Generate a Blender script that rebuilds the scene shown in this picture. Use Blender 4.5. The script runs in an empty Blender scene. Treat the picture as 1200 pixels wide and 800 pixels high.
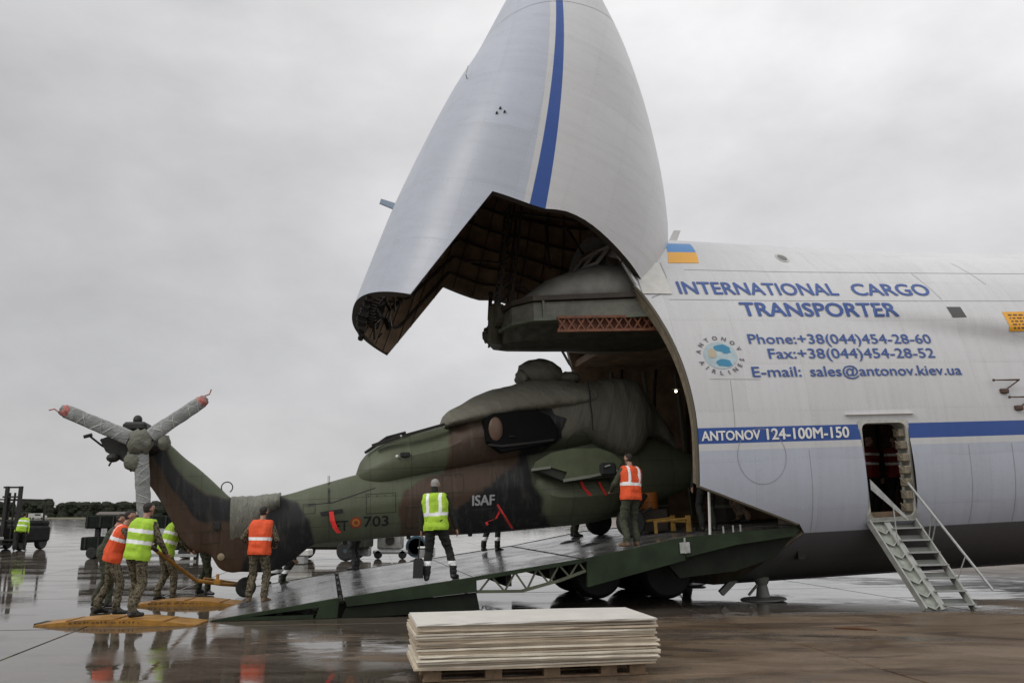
import bpy, bmesh, math, random
import numpy as np
from mathutils import Vector, Matrix, Euler, noise
R = math.radians
S = bpy.context.scene
COL = S.collection
rnd = random.Random(7)

# ------------------------------------------------------------------ camera
cam_d = bpy.data.cameras.new('camera'); cam = bpy.data.objects.new('camera', cam_d); COL.objects.link(cam)
cam_d.sensor_width = 36; cam_d.lens = 30; cam_d.clip_start = .1; cam_d.clip_end = 9000
cam.location = (0, 0, 1.7); cam.rotation_euler = (R(90)+math.atan(.202), 0, 0)
S.camera = cam
S.render.resolution_x = 1024; S.render.resolution_y = 682
S.view_settings.view_transform = 'Standard'; S.view_settings.look = 'None'
S.view_settings.exposure = 0; S.view_settings.gamma = 1; S.view_settings.use_curve_mapping = False

# ------------------------------------------------------------------ sky (overcast, brighter to the zenith)
SUN_EL, SUN_AZ = R(38), R(238)
W = bpy.data.worlds.new('World'); S.world = W; W.use_nodes = True
nt = W.node_tree; nt.nodes.clear(); L = nt.links
def wn(t, **k):
    n = nt.nodes.new(t)
    for a, b in k.items(): setattr(n, a, b)
    return n
out = wn('ShaderNodeOutputWorld'); bg = wn('ShaderNodeBackground')
sky = wn('ShaderNodeTexSky', sky_type='NISHITA', sun_disc=False, sun_elevation=SUN_EL, sun_rotation=SUN_AZ)
tc = wn('ShaderNodeTexCoord'); sep = wn('ShaderNodeSeparateXYZ'); L.new(tc.outputs['Generated'], sep.inputs[0])
mp = wn('ShaderNodeMapping'); mp.inputs['Scale'].default_value = (1.0, 1.0, 1.9); mp.inputs['Location'].default_value = (.35, .1, .2)
mp.inputs['Rotation'].default_value = (0, R(14), 0)
L.new(tc.outputs['Generated'], mp.inputs[0])
n1 = wn('ShaderNodeTexNoise'); n1.inputs['Scale'].default_value = 1.5; n1.inputs['Detail'].default_value = 5; n1.inputs['Roughness'].default_value = .5; n1.inputs['Distortion'].default_value = .3
L.new(mp.outputs[0], n1.inputs['Vector'])
n2 = wn('ShaderNodeTexNoise'); n2.inputs['Scale'].default_value = 5.5; n2.inputs['Detail'].default_value = 6; n2.inputs['Roughness'].default_value = .55
L.new(mp.outputs[0], n2.inputs['Vector'])
def m(op, a, b=None, c=None):
    x = wn('ShaderNodeMath', operation=op)
    for i, v in enumerate((a, b, c)):
        if v is None: continue
        if isinstance(v, (int, float)): x.inputs[i].default_value = v
        else: L.new(v, x.inputs[i])
    return x.outputs[0]
zc = m('MAXIMUM', sep.outputs[2], 0.0)
elev = m('MULTIPLY_ADD', m('MULTIPLY', zc, zc), .85, .80)                       # overcast law: horizon about a third of the zenith
east = m('MULTIPLY_ADD', sep.outputs[0], .50, 1.04)           # cloud thins towards the right
cl = m('MULTIPLY_ADD', n1.outputs['Fac'], .80, .585)
cl2 = m('MULTIPLY_ADD', n2.outputs['Fac'], .46, .77)
lum = m('MULTIPLY', m('MULTIPLY', elev, east), m('MULTIPLY', cl, cl2))
lum = m('MULTIPLY', lum, .76)
comb = wn('ShaderNodeVectorMath', operation='SCALE'); comb.inputs[0].default_value = (1.0, .99, 1.0); L.new(lum, comb.inputs['Scale'])
sk = wn('ShaderNodeVectorMath', operation='SCALE'); L.new(sky.outputs[0], sk.inputs[0]); sk.inputs['Scale'].default_value = .1
mx = wn('ShaderNodeMix', data_type='RGBA'); mx.inputs[0].default_value = .94
L.new(sk.outputs[0], mx.inputs[6]); L.new(comb.outputs[0], mx.inputs[7])
L.new(mx.outputs[2], bg.inputs[0]); bg.inputs[1].default_value = 1.0
L.new(bg.outputs[0], out.inputs[0])
sd = bpy.data.lights.new('sun', 'SUN'); sd.energy = 1.4; sd.angle = R(25); sd.color = (1, .97, .92)
so = bpy.data.objects.new('sun', sd); COL.objects.link(so)
so.rotation_euler = (R(90)-SUN_EL, 0, R(180)-SUN_AZ)
so.location = (0, -20, 40)

# ------------------------------------------------------------------ materials
MATS = {}
def pm(name, col, rough=.6, metal=0, var=.12, scale=3., bump=0., bscale=30., spec=.5, col2=None, emit=0, detail=5, coat=0):
    """plain material: base colour broken up by noise, roughness broken up too, optional fine bump"""
    if name in MATS: return MATS[name]
    M = bpy.data.materials.new(name); M.use_nodes = True; t = M.node_tree; b = t.nodes['Principled BSDF']
    b.inputs['Metallic'].default_value = metal; b.inputs['Roughness'].default_value = rough
    b.inputs['Specular IOR Level'].default_value = spec
    if coat: b.inputs['Coat Weight'].default_value = coat; b.inputs['Coat Roughness'].default_value = .08
    c = t.nodes.new('ShaderNodeTexCoord'); n = t.nodes.new('ShaderNodeTexNoise')
    n.inputs['Scale'].default_value = scale; n.inputs['Detail'].default_value = detail; n.inputs['Roughness'].default_value = .6
    t.links.new(c.outputs['Object'], n.inputs['Vector'])
    r = t.nodes.new('ShaderNodeValToRGB'); r.color_ramp.elements[0].position = .3; r.color_ramp.elements[1].position = .7
    a = [max(0, x*(1-var)) for x in col]; d = [min(1, x*(1+var)) for x in (col2 or col)]
    r.color_ramp.elements[0].color = (*a, 1); r.color_ramp.elements[1].color = (*d, 1)
    t.links.new(n.outputs['Fac'], r.inputs[0]); t.links.new(r.outputs[0], b.inputs['Base Color'])
    mr = t.nodes.new('ShaderNodeMapRange'); mr.inputs[3].default_value = max(0, rough-.1); mr.inputs[4].default_value = min(1, rough+.12)
    t.links.new(n.outputs['Fac'], mr.inputs[0]); t.links.new(mr.outputs[0], b.inputs['Roughness'])
    if bump:
        n3 = t.nodes.new('ShaderNodeTexNoise'); n3.inputs['Scale'].default_value = bscale; n3.inputs['Detail'].default_value = 6
        t.links.new(c.outputs['Object'], n3.inputs['Vector'])
        bp = t.nodes.new('ShaderNodeBump'); bp.inputs['Strength'].default_value = bump; bp.inputs['Distance'].default_value = .02
        t.links.new(n3.outputs['Fac'], bp.inputs['Height']); t.links.new(bp.outputs[0], b.inputs['Normal'])
    if emit:
        b.inputs['Emission Color'].default_value = (1, .85, .6, 1); b.inputs['Emission Strength'].default_value = emit
    MATS[name] = M
    return M

class NT:
    """small helper to write node maths"""
    def __init__(s, t): s.t = t; s.L = t.links
    def n(s, ty, **k):
        x = s.t.nodes.new(ty)
        for a, b in k.items(): setattr(x, a, b)
        return x
    def m(s, op, a, b=None, c=None):
        x = s.n('ShaderNodeMath', operation=op)
        for i, v in enumerate((a, b, c)):
            if v is None: continue
            if isinstance(v, (int, float)): x.inputs[i].default_value = v
            else: s.L.new(v, x.inputs[i])
        return x.outputs[0]
    def noise(s, vec, sc, det=5, ro=.55, dist=0):
        x = s.n('ShaderNodeTexNoise'); x.inputs['Scale'].default_value = sc; x.inputs['Detail'].default_value = det
        x.inputs['Roughness'].default_value = ro; x.inputs['Distortion'].default_value = dist
        s.L.new(vec, x.inputs['Vector']); return x.outputs['Fac']
    def mixc(s, f, a, b):
        x = s.n('ShaderNodeMix', data_type='RGBA')
        for i, v in ((0, f), (6, a), (7, b)):
            if isinstance(v, (int, float)): x.inputs[i].default_value = v
            elif isinstance(v, tuple): x.inputs[i].default_value = (*v, 1)
            else: s.L.new(v, x.inputs[i])
        return x.outputs[2]
    def step(s, x, e, w=.004):      # 0 below e, 1 above
        r = s.n('ShaderNodeMapRange'); s.L.new(x, r.inputs[0])
        if isinstance(e, (int, float)):
            r.inputs[1].default_value = e-w; r.inputs[2].default_value = e+w
        else:
            s.L.new(s.m('SUBTRACT', e, w), r.inputs[1]); s.L.new(s.m('ADD', e, w), r.inputs[2])
        return r.outputs[0]
    def scaled(s, vec, sx, sy, sz):
        x = s.n('ShaderNodeMapping'); x.inputs['Scale'].default_value = (sx, sy, sz); s.L.new(vec, x.inputs[0]); return x.outputs[0]

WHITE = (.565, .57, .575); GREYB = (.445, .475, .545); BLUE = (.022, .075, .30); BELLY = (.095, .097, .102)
def skin_mat(name, visor):
    M = bpy.data.materials.new(name); M.use_nodes = True; t = M.node_tree; b = t.nodes['Principled BSDF']; q = NT(t)
    c = q.n('ShaderNodeTexCoord').outputs['Object']; sp = q.n('ShaderNodeSeparateXYZ'); q.L.new(c, sp.inputs[0])
    u, v, w = sp.outputs
    if visor:
        top = q.m('ADD', q.m('MULTIPLY_ADD', u, .09, 3.23), q.m('MULTIPLY', q.m('MULTIPLY', u, u), -.013))
        wid = q.m('MULTIPLY_ADD', u, .035, .31)
        bot = q.m('SUBTRACT', top, wid); wb = q.m('SUBTRACT', bot, .12)
    else:
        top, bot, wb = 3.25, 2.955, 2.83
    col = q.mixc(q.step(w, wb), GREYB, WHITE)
    instripe = q.m('MULTIPLY', q.step(w, bot), q.m('SUBTRACT', 1, q.step(w, top)))
    col = q.mixc(instripe, col, BLUE)
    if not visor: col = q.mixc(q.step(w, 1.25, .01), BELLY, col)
    # panel joints: frames along u, laps along w
    fu = q.m('FRACT', q.m('MULTIPLY', u, 1/1.27)); fw = q.m('FRACT', q.m('MULTIPLY_ADD', w, 1/.93, .2))
    lu = q.m('LESS_THAN', fu, .010); lw = q.m('LESS_THAN', fw, .012)
    gate = q.step(q.noise(q.scaled(c, .35, .35, .5), 1.3, 2), .47, .04)
    line = q.m('MULTIPLY', q.m('MAXIMUM', lu, lw), gate)
    fu2 = q.m('FRACT', q.m('MULTIPLY', u, 1/.42)); lu2 = q.m('MULTIPLY', q.m('LESS_THAN', fu2, .02), .35)
    line = q.m('MAXIMUM', line, lu2 if visor else q.m('MULTIPLY', lu2, .3))
    # dirt: vertical run-down streaks and broad patches
    st = q.noise(q.scaled(c, 4.5, 1.2, .35), 1.6, 6, .6)
    pa = q.noise(c, .8, 6, .6)
    dirt = q.m('MULTIPLY', q.step(st, .58, .16), q.m('MULTIPLY_ADD', pa, .8, 0))
    fine = q.noise(c, 9, 6, .7)
    dirt = q.m('ADD', q.m('MULTIPLY', dirt, .34), q.m('MULTIPLY', q.step(fine, .62, .1), .10))
    cv = q.n('ShaderNodeCombineXYZ'); q.L.new(q.m('FLOOR', q.m('MULTIPLY', u, 1/1.27)), cv.inputs[0]); q.L.new(q.m('FLOOR', q.m('MULTIPLY_ADD', w, 1/.93, .2)), cv.inputs[1])
    wn_ = q.n('ShaderNodeTexWhiteNoise'); q.L.new(cv.outputs[0], wn_.inputs['Vector']); dirt = q.m('ADD', dirt, q.m('MULTIPLY', wn_.outputs['Value'], .11))
    dash = q.m('MULTIPLY', q.m('LESS_THAN', q.m('FRACT', q.m('MULTIPLY', w, 1/.09)), .3), q.m('LESS_THAN', q.m('ABSOLUTE', q.m('SUBTRACT', fu, .045)), .007))
    dash2 = q.m('MULTIPLY', q.m('LESS_THAN', q.m('FRACT', q.m('MULTIPLY', u, 1/.09)), .3), q.m('LESS_THAN', q.m('ABSOLUTE', q.m('SUBTRACT', fw, .05)), .009))
    dirt = q.m('ADD', dirt, q.m('MULTIPLY', q.m('MAXIMUM', dash, dash2), .22))
    f = q.m('ADD', dirt, q.m('MULTIPLY', line, .17 if visor else .24))
    x = q.n('ShaderNodeMix', data_type='RGBA', blend_type='MULTIPLY'); q.L.new(f, x.inputs[0]); q.L.new(col, x.inputs[6]); x.inputs[7].default_value = (.48, .46, .43, 1)
    q.L.new(x.outputs[2], b.inputs['Base Color'])
    q.L.new(q.m('MULTIPLY_ADD', pa, .25, .28), b.inputs['Roughness'])
    b.inputs['Specular IOR Level'].default_value = .4
    h = q.m('ADD', q.m('MULTIPLY', line, -1.0), q.m('MULTIPLY', q.noise(c, 1.6, 3), 1.5))
    bp = q.n('ShaderNodeBump'); bp.inputs['Strength'].default_value = .25; bp.inputs['Distance'].default_value = .02
    q.L.new(h, bp.inputs['Height']); q.L.new(bp.outputs[0], b.inputs['Normal'])
    return M
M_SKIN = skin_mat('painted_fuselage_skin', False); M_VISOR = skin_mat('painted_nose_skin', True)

def ground_mat(name, far=False):
    M = bpy.data.materials.new(name); M.use_nodes = True; t = M.node_tree; b = t.nodes['Principled BSDF']; q = NT(t)
    c = q.n('ShaderNodeNewGeometry').outputs['Position']
    sp = q.n('ShaderNodeSeparateXYZ'); q.L.new(c, sp.inputs[0])
    big = q.noise(q.scaled(c, .10, .22, 1), 1.0, 4, .55, .6)
    mid = q.noise(q.scaled(c, .35, .9, 1), 1.0, 6, .6)
    fin = q.noise(c, 14, 6, .7); grit = q.noise(c, 90, 3, .6)
    # wetness: fully flooded to the left and under the ramp, merely damp at the right foreground
    side = q.m('MULTIPLY_ADD', sp.outputs[0], -.024, .01)
    near = q.m('MULTIPLY', q.step(sp.outputs[1], 15.3, .9), .27)
    wet = q.m('ADD', q.m('ADD', q.m('MULTIPLY_ADD', big, .9, -.02), side), q.m('ADD', near, q.m('MULTIPLY', mid, .35)))
    wet = q.m('ADD', wet, q.m('MULTIPLY_ADD', q.noise(q.scaled(c, 1.1, 2.4, 1), 1.2, 6, .65, .5), .34, -.17)); wetf = q.step(wet, .60, .05)
    col = q.mixc(q.step(mid, .5, .18), (.042, .032, .024), (.095, .077, .060))
    col = q.mixc(q.m('MULTIPLY', q.step(fin, .55, .2), .35), col, (.19, .17, .145))
    tone = q.noise(q.scaled(c, .5, 1.1, 1), 1.0, 5, .6, .8)
    dry = q.mixc(q.step(tone, .5, .14), (.090, .060, .036), (.20, .150, .105))
    dry = q.mixc(q.m('MULTIPLY', q.step(fin, .52, .18), .45), dry, (.085, .062, .044))
    col = q.mixc(wetf, dry, col)
    stain = q.step(q.noise(q.scaled(c, .25, .6, 1), 1.7, 5, .6, 1.2), .58, .05)
    col = q.mixc(q.m('MULTIPLY', stain, .6), col, (.030, .022, .017))
    q.L.new(col, b.inputs['Base Color'])
    ro = q.m('ADD', q.m('MULTIPLY_ADD', q.m('SUBTRACT', 1, wetf), .32, .018), q.m('MULTIPLY', q.step(mid, .53, .08), .12))
    ro = q.m('ADD', ro, q.m('MULTIPLY', q.step(fin, .6, .1), .06))
    q.L.new(ro, b.inputs['Roughness'])
    b.inputs['IOR'].default_value = 1.36
    q.L.new(q.m('MULTIPLY_ADD', wetf, .32, .16), b.inputs['Specular IOR Level'])
    rip = q.noise(q.scaled(c, 1.6, 3.2, 1), 1.5, 4, .5)
    h = q.m('ADD', q.m('MULTIPLY', rip, .10), q.m('MULTIPLY', q.m('SUBTRACT', 1, wetf), q.m('MULTIPLY', grit, .18)))
    bp = q.n('ShaderNodeBump'); bp.inputs['Strength'].default_value = .5; bp.inputs['Distance'].default_value = .02
    q.L.new(h, bp.inputs['Height']); q.L.new(bp.outputs[0], b.inputs['Normal'])
    return M
M_GROUND = ground_mat('wet_concrete')

def vc_mat(name, rough=.55, bump=.15, spec=.35):
    """paint carried by the mesh's own colour attribute (camouflage patches)"""
    M = bpy.data.materials.new(name); M.use_nodes = True; t = M.node_tree; b = t.nodes['Principled BSDF']; q = NT(t)
    c = q.n('ShaderNodeTexCoord').outputs['Object']
    a = q.n('ShaderNodeVertexColor', layer_name='paint').outputs[0]
    f = q.m('MULTIPLY', q.step(q.noise(c, 5, 7, .65), .5, .2), .30)
    x = q.n('ShaderNodeMix', data_type='RGBA', blend_type='MULTIPLY'); q.L.new(f, x.inputs[0]); q.L.new(a, x.inputs[6]); x.inputs[7].default_value = (.5, .48, .45, 1)
    sp = q.n('ShaderNodeSeparateXYZ'); q.L.new(c, sp.inputs[0])
    l1 = q.m('LESS_THAN', q.m('FRACT', q.m('MULTIPLY', sp.outputs[0], 1/.83)), .012)
    l2 = q.m('LESS_THAN', q.m('FRACT', q.m('MULTIPLY_ADD', sp.outputs[2], 1/.55, .3)), .016)
    ln = q.m('MAXIMUM', l1, l2)
    cv = q.n('ShaderNodeCombineXYZ'); q.L.new(q.m('FLOOR', q.m('MULTIPLY', sp.outputs[0], 1/.83)), cv.inputs[0]); q.L.new(q.m('FLOOR', q.m('MULTIPLY_ADD', sp.outputs[2], 1/.55, .3)), cv.inputs[1])
    wn_ = q.n('ShaderNodeTexWhiteNoise'); q.L.new(cv.outputs[0], wn_.inputs['Vector'])
    x2 = q.mixc(q.m('MULTIPLY', wn_.outputs['Value'], .22), x.outputs[2], (.035, .035, .028))
    sk_ = q.m('MULTIPLY', q.step(q.noise(q.scaled(c, 4, 3, .5), 1.8, 6, .65), .60, .1), .30); x3 = q.mixc(sk_, x2, (.15, .145, .12))
    dt = q.m('MULTIPLY', q.m('LESS_THAN', q.m('FRACT', q.m('MULTIPLY', sp.outputs[2], 1/.06)), .35), q.m('LESS_THAN', q.m('ABSOLUTE', q.m('SUBTRACT', q.m('FRACT', q.m('MULTIPLY', sp.outputs[0], 1/.415)), .08)), .02))
    x4 = q.mixc(q.m('MULTIPLY', dt, .35), x3, (.02, .02, .018))
    y = q.mixc(q.m('MULTIPLY', ln, .6), x4, (.012, .012, .01))
    q.L.new(y, b.inputs['Base Color']); b.inputs['Roughness'].default_value = rough; b.inputs['Specular IOR Level'].default_value = spec
    bp = q.n('ShaderNodeBump'); bp.inputs['Strength'].default_value = bump; bp.inputs['Distance'].default_value = .01
    q.L.new(q.m('SUBTRACT', q.noise(c, 12, 5), ln), bp.inputs['Height']); q.L.new(bp.outputs[0], b.inputs['Normal'])
    return M

def camo_cloth(name, cols, scale=14):
    M = bpy.data.materials.new(name); M.use_nodes = True; t = M.node_tree; b = t.nodes['Principled BSDF']; q = NT(t)
    c = q.n('ShaderNodeTexCoord').outputs['Object']
    n = q.n('ShaderNodeTexNoise'); n.inputs['Scale'].default_value = scale; n.inputs['Detail'].default_value = 3
    q.L.new(c, n.inputs['Vector']); r = q.n('ShaderNodeValToRGB'); r.color_ramp.interpolation = 'CONSTANT'
    e = r.color_ramp.elements; e[0].position = 0; e[0].color = (*cols[0], 1); e[1].position = .43; e[1].color = (*cols[1], 1)
    e2 = e.new(.5); e2.color = (*cols[2], 1); e3 = e.new(.58); e3.color = (*cols[3], 1)
    q.L.new(n.outputs['Fac'], r.inputs[0]); q.L.new(r.outputs[0], b.inputs['Base Color']); b.inputs['Roughness'].default_value = .9
    b.inputs['Specular IOR Level'].default_value = .15
    bp = q.n('ShaderNodeBump'); bp.inputs['Strength'].default_value = .6; bp.inputs['Distance'].default_value = .03
    q.L.new(q.noise(q.scaled(c, 1, 1, .5), 11, 4), bp.inputs['Height']); q.L.new(bp.outputs[0], b.inputs['Normal'])
    return M

def tarp_mat(name, col, stretch=(1, 1, 1), sc=5, rough=.7, tilt=0):
    M = bpy.data.materials.new(name); M.use_nodes = True; t = M.node_tree; b = t.nodes['Principled BSDF']; q = NT(t)
    c = q.n('ShaderNodeTexCoord').outputs['Object']
    mpn = q.n('ShaderNodeMapping'); mpn.inputs['Rotation'].default_value = (0, R(tilt), 0); q.L.new(c, mpn.inputs[0]); x = q.noise(q.scaled(mpn.outputs[0], *stretch), sc, 6, .6, .5)
    y = q.mixc(q.step(x, .5, .25), tuple(k*.72 for k in col), tuple(k*1.15 for k in col))
    q.L.new(y, b.inputs['Base Color']); b.inputs['Roughness'].default_value = rough; b.inputs['Specular IOR Level'].default_value = .3
    bp = q.n('ShaderNodeBump'); bp.inputs['Strength'].default_value = .8; bp.inputs['Distance'].default_value = .09
    q.L.new(q.m('ADD', x, q.m('MULTIPLY', q.noise(c, 22, 4), .12)), bp.inputs['Height']); q.L.new(bp.outputs[0], b.inputs['Normal'])
    return M

# ------------------------------------------------------------------ mesh builder
def link(o, parent=None):
    COL.objects.link(o)
    if parent: o.parent = parent
    return o
class MB:
    def __init__(s): s.v = []; s.f = []; s.mi = []; s.M = Matrix.Identity(4)
    def add(s, vs, fs, mi=0):
        b = len(s.v)
        s.v += [tuple(s.M @ Vector(p)) for p in vs]; s.f += [tuple(i+b for i in f) for f in fs]; s.mi += [mi]*len(fs)
    def box(s, a, b, mi=0):
        (x0, y0, z0), (x1, y1, z1) = a, b
        s.add([(x0,y0,z0),(x1,y0,z0),(x1,y1,z0),(x0,y1,z0),(x0,y0,z1),(x1,y0,z1),(x1,y1,z1),(x0,y1,z1)],
              [(0,3,2,1),(4,5,6,7),(0,1,5,4),(1,2,6,5),(2,3,7,6),(3,0,4,7)], mi)
    def cbox(s, a, b, c=.01, mi=0):
        """box with chamfered edges"""
        (x0,y0,z0),(x1,y1,z1) = [min(p,q) for p,q in zip(a,b)],[max(p,q) for p,q in zip(a,b)]
        bm = bmesh.new(); bmesh.ops.create_cube(bm, size=1)
        for v in bm.verts: v.co = Vector(((x0+x1)/2+v.co.x*(x1-x0), (y0+y1)/2+v.co.y*(y1-y0), (z0+z1)/2+v.co.z*(z1-z0)))
        c = min(c, (x1-x0)*.45, (y1-y0)*.45, (z1-z0)*.45)
        bmesh.ops.bevel(bm, geom=bm.edges[:], offset=c, segments=1, affect='EDGES')
        s.add([v.co[:] for v in bm.verts], [[v.index for v in f.verts] for f in bm.faces], mi); bm.free()
    def hexa(s, p, mi=0):
        s.add(p, [(0,3,2,1),(4,5,6,7),(0,1,5,4),(1,2,6,5),(2,3,7,6),(3,0,4,7)], mi)
    def prism(s, poly, axis, a, b, mi=0):
        """poly of 2-D points in the plane normal to axis, from a to b"""
        n = len(poly)
        def P(p, k): return {'x': (k, p[0], p[1]), 'y': (p[0], k, p[1]), 'z': (p[0], p[1], k)}[axis]
        s.add([P(p, a) for p in poly]+[P(p, b) for p in poly],
              [tuple(range(n))[::-1], tuple(range(n, 2*n))]+[(i, (i+1) % n, n+(i+1) % n, n+i) for i in range(n)], mi)
    def tube(s, pts, r, n=8, mi=0, cap=True, closed=False):
        pts = [Vector(p) for p in pts]; k = len(pts)
        rs = r if isinstance(r, (list, tuple)) else [r]*k
        vs = []; ref = None
        for i, p in enumerate(pts):
            if closed: d = pts[(i+1) % k]-pts[i-1]
            else: d = pts[min(i+1, k-1)]-pts[max(i-1, 0)]
            d.normalize()
            if ref is None: ref = Vector((0, 0, 1)) if abs(d.z) < .9 else Vector((1, 0, 0))
            a = d.cross(ref).normalized(); b = a.cross(d).normalized(); ref = b
            for j in range(n):
                t = 2*math.pi*(j+.5)/n; vs.append(p+(a*math.cos(t)+b*math.sin(t))*rs[i])
        fs = []
        for i in range(k if closed else k-1):
            i2 = (i+1) % k
            for j in range(n): fs.append((i*n+j, i*n+(j+1) % n, i2*n+(j+1) % n, i2*n+j))
        if cap and not closed: fs += [tuple(range(n))[::-1], tuple(range((k-1)*n, k*n))]
        s.add([tuple(v) for v in vs], fs, mi)
    def bar(s, p, q, w, h, mi=0, up=(0, 0, 1)):
        p, q = Vector(p), Vector(q); d = (q-p).normalized(); a = d.cross(Vector(up))
        a = a.normalized() if a.length > 1e-4 else Vector((1, 0, 0)); b = a.cross(d).normalized()
        a *= w/2; b *= h/2
        s.add([tuple(x) for x in (p-a-b, p+a-b, p+a+b, p-a+b, q-a-b, q+a-b, q+a+b, q-a+b)],
              [(0,3,2,1),(4,5,6,7),(0,1,5,4),(1,2,6,5),(2,3,7,6),(3,0,4,7)], mi)
    def lathe(s, prof, c, axis=(0, 0, 1), n=24, mi=0):
        """prof: (radius, height) list along axis from centre c"""
        ax = Vector(axis).normalized(); a = ax.orthogonal().normalized(); b = ax.cross(a); c = Vector(c); vs = []
        for r, h in prof:
            for j in range(n):
                t = 2*math.pi*j/n; vs.append(tuple(c+ax*h+(a*math.cos(t)+b*math.sin(t))*r))
        k = len(prof); fs = [(i*n+j, i*n+(j+1) % n, (i+1)*n+(j+1) % n, (i+1)*n+j) for i in range(k-1) for j in range(n)]
        fs += [tuple(range(n))[::-1], tuple(range((k-1)*n, k*n))]
        s.add(vs, fs, mi)
    def grid(s, P, closed=False, mi=0, skip=None, flip=False):
        """P[i][j] rows of points"""
        a, b = len(P), len(P[0]); fs = []
        for i in range(a-1):
            for j in range(b if closed else b-1):
                if skip and skip(i, j): continue
                f = (i*b+j, i*b+(j+1) % b, (i+1)*b+(j+1) % b, (i+1)*b+j)
                fs.append(f[::-1] if flip else f)
        s.add([p for r in P for p in r], fs, mi)
    def ball(s, c, r, n=10, mi=0, fn=None):
        rx, ry, rz = (r, r, r) if isinstance(r, (int, float)) else r
        vs = []
        for i in range(n+1):
            a = math.pi*i/n
            for j in range(2*n):
                b = math.pi*j/n; d = Vector((math.sin(a)*math.cos(b), math.sin(a)*math.sin(b), math.cos(a)))
                k = fn(d) if fn else 1
                vs.append((c[0]+d.x*rx*k, c[1]+d.y*ry*k, c[2]+d.z*rz*k))
        fs = [(i*2*n+j, (i+1)*2*n+j, (i+1)*2*n+(j+1) % (2*n), i*2*n+(j+1) % (2*n)) for i in range(n) for j in range(2*n)]
        s.add(vs, fs, mi)
    def build(s, name, mats, parent=None, smooth=False, off=(0, 0, 0), weld=False, bevel=0, sharp=40):
        me = bpy.data.meshes.new(name)
        me.from_pydata([(p[0]-off[0], p[1]-off[1], p[2]-off[2]) for p in s.v], [], s.f)
        mats = mats if isinstance(mats, (list, tuple)) else [mats]
        for x in mats: me.materials.append(x)
        me.polygons.foreach_set('material_index', s.mi)
        bm = bmesh.new(); bm.from_mesh(me)
        if weld: bmesh.ops.remove_doubles(bm, verts=bm.verts[:], dist=.0008)
        if weld or weld is None: pass
        bmesh.ops.recalc_face_normals(bm, faces=bm.faces[:])
        bm.to_mesh(me); bm.free()
        if smooth:
            me.polygons.foreach_set('use_smooth', [True]*len(me.polygons))
            try: me.set_sharp_from_angle(angle=R(sharp))
            except Exception: pass
        me.update()
        o = bpy.data.objects.new(name, me)
        return link(o, parent)

def tag(o, label=None, cat=None, group=None, kind=None):
    if label: o['label'] = label
    if cat: o['category'] = cat
    if group: o['group'] = group
    if kind: o['kind'] = kind
    return o
def empty(name, mat, label, cat, group=None):
    o = bpy.data.objects.new(name, None); COL.objects.link(o); o.matrix_world = mat; o.empty_display_size = .3
    return tag(o, label, cat, group)

# aircraft frame: u aft, v away from the camera, w up
PSI, TAU = R(12), R(2.5)
FU = Vector((math.cos(PSI)*math.cos(TAU), math.sin(PSI)*math.cos(TAU), math.sin(TAU)))
FV = Vector((-math.sin(PSI), math.cos(PSI), 0)); FW = FU.cross(FV)
FO = Vector((2.65, 19.3, 0))
AM = Matrix(((FU.x, FV.x, FW.x, FO.x), (FU.y, FV.y, FW.y, FO.y), (FU.z, FV.z, FW.z, FO.z), (0, 0, 0, 1)))
def AP(u, v, w): return FO+FU*u+FV*v+FW*w
def interp(x, pts):
    if x <= pts[0][0]: return pts[0][1]
    for (a, p), (b, q) in zip(pts, pts[1:]):
        if x <= b: return p+(q-p)*(x-a)/(b-a)
    return pts[-1][1]
def sm(x):
    x = max(0, min(1, x)); return x*x*(3-2*x)
def hermite(x, pts):
    """smooth interpolation through points"""
    n = len(pts)
    if x <= pts[0][0]: return pts[0][1]
    if x >= pts[-1][0]: return pts[-1][1]
    for i in range(n-1):
        x0, y0 = pts[i]; x1, y1 = pts[i+1]
        if x <= x1:
            h = x1-x0
            m0 = (y1-pts[i-1][1])/(x1-pts[i-1][0]) if i else (y1-y0)/h
            m1 = (pts[i+2][1]-y0)/(pts[i+2][0]-x0) if i+2 < n else (y1-y0)/h
            t = (x-x0)/h
            return (2*t**3-3*t*t+1)*y0+(t**3-2*t*t+t)*h*m0+(-2*t**3+3*t*t)*y1+(t**3-t*t)*h*m1

# shared materials
M_black = pm('black_rubber', (.018, .018, .018), .7, bump=.2)
M_dark = pm('dark_metal', (.022, .021, .019), .6, 0, var=.35, spec=.3)
M_green = pm('green_painted_steel', (.020, .032, .015), .6, spec=.25, var=.35, scale=2.5, bump=.1)
M_greenl = pm('pale_green_primer', (.13, .15, .11), .55, var=.2, bump=.1)
M_brownint = pm('brown_interior_lining', (.34, .24, .165), .75, var=.45, scale=2.2, bump=.2, bscale=12)
M_rib = pm('dark_interior_frame', (.055, .044, .034), .65, var=.3)
M_tan = pm('tan_rim_seal', (.20, .17, .12), .6, var=.35, scale=6)
M_alu = pm('weathered_aluminium', (.42, .43, .42), .38, .6, var=.2, scale=8)
M_white = pm('white_paint', (.68, .67, .64), .4, var=.08)
M_yellow = pm('yellow_painted_steel', (.30, .145, .02), .5, var=.45, scale=5, bump=.15)
M_blue = pm('blue_lettering', (.026, .072, .26), .45, var=.1)
M_lwhite = pm('white_lettering', (.72, .72, .70), .45, var=.06)
M_red = pm('red_ribbon', (.62, .02, .015), .5, var=.2)
M_lamp = pm('lamp_glow', (.9, .8, .6), .5, emit=9)
M_reflect = pm('reflective_tape', (.85, .86, .86), .35, var=.05)
M_orangev = pm('orange_vest_fabric', (.72, .085, .02), .75, var=.15, scale=9, bump=.5, bscale=16)
M_yellowv = pm('yellow_vest_fabric', (.36, .58, .035), .75, var=.15, scale=9, bump=.5, bscale=16)
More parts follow.
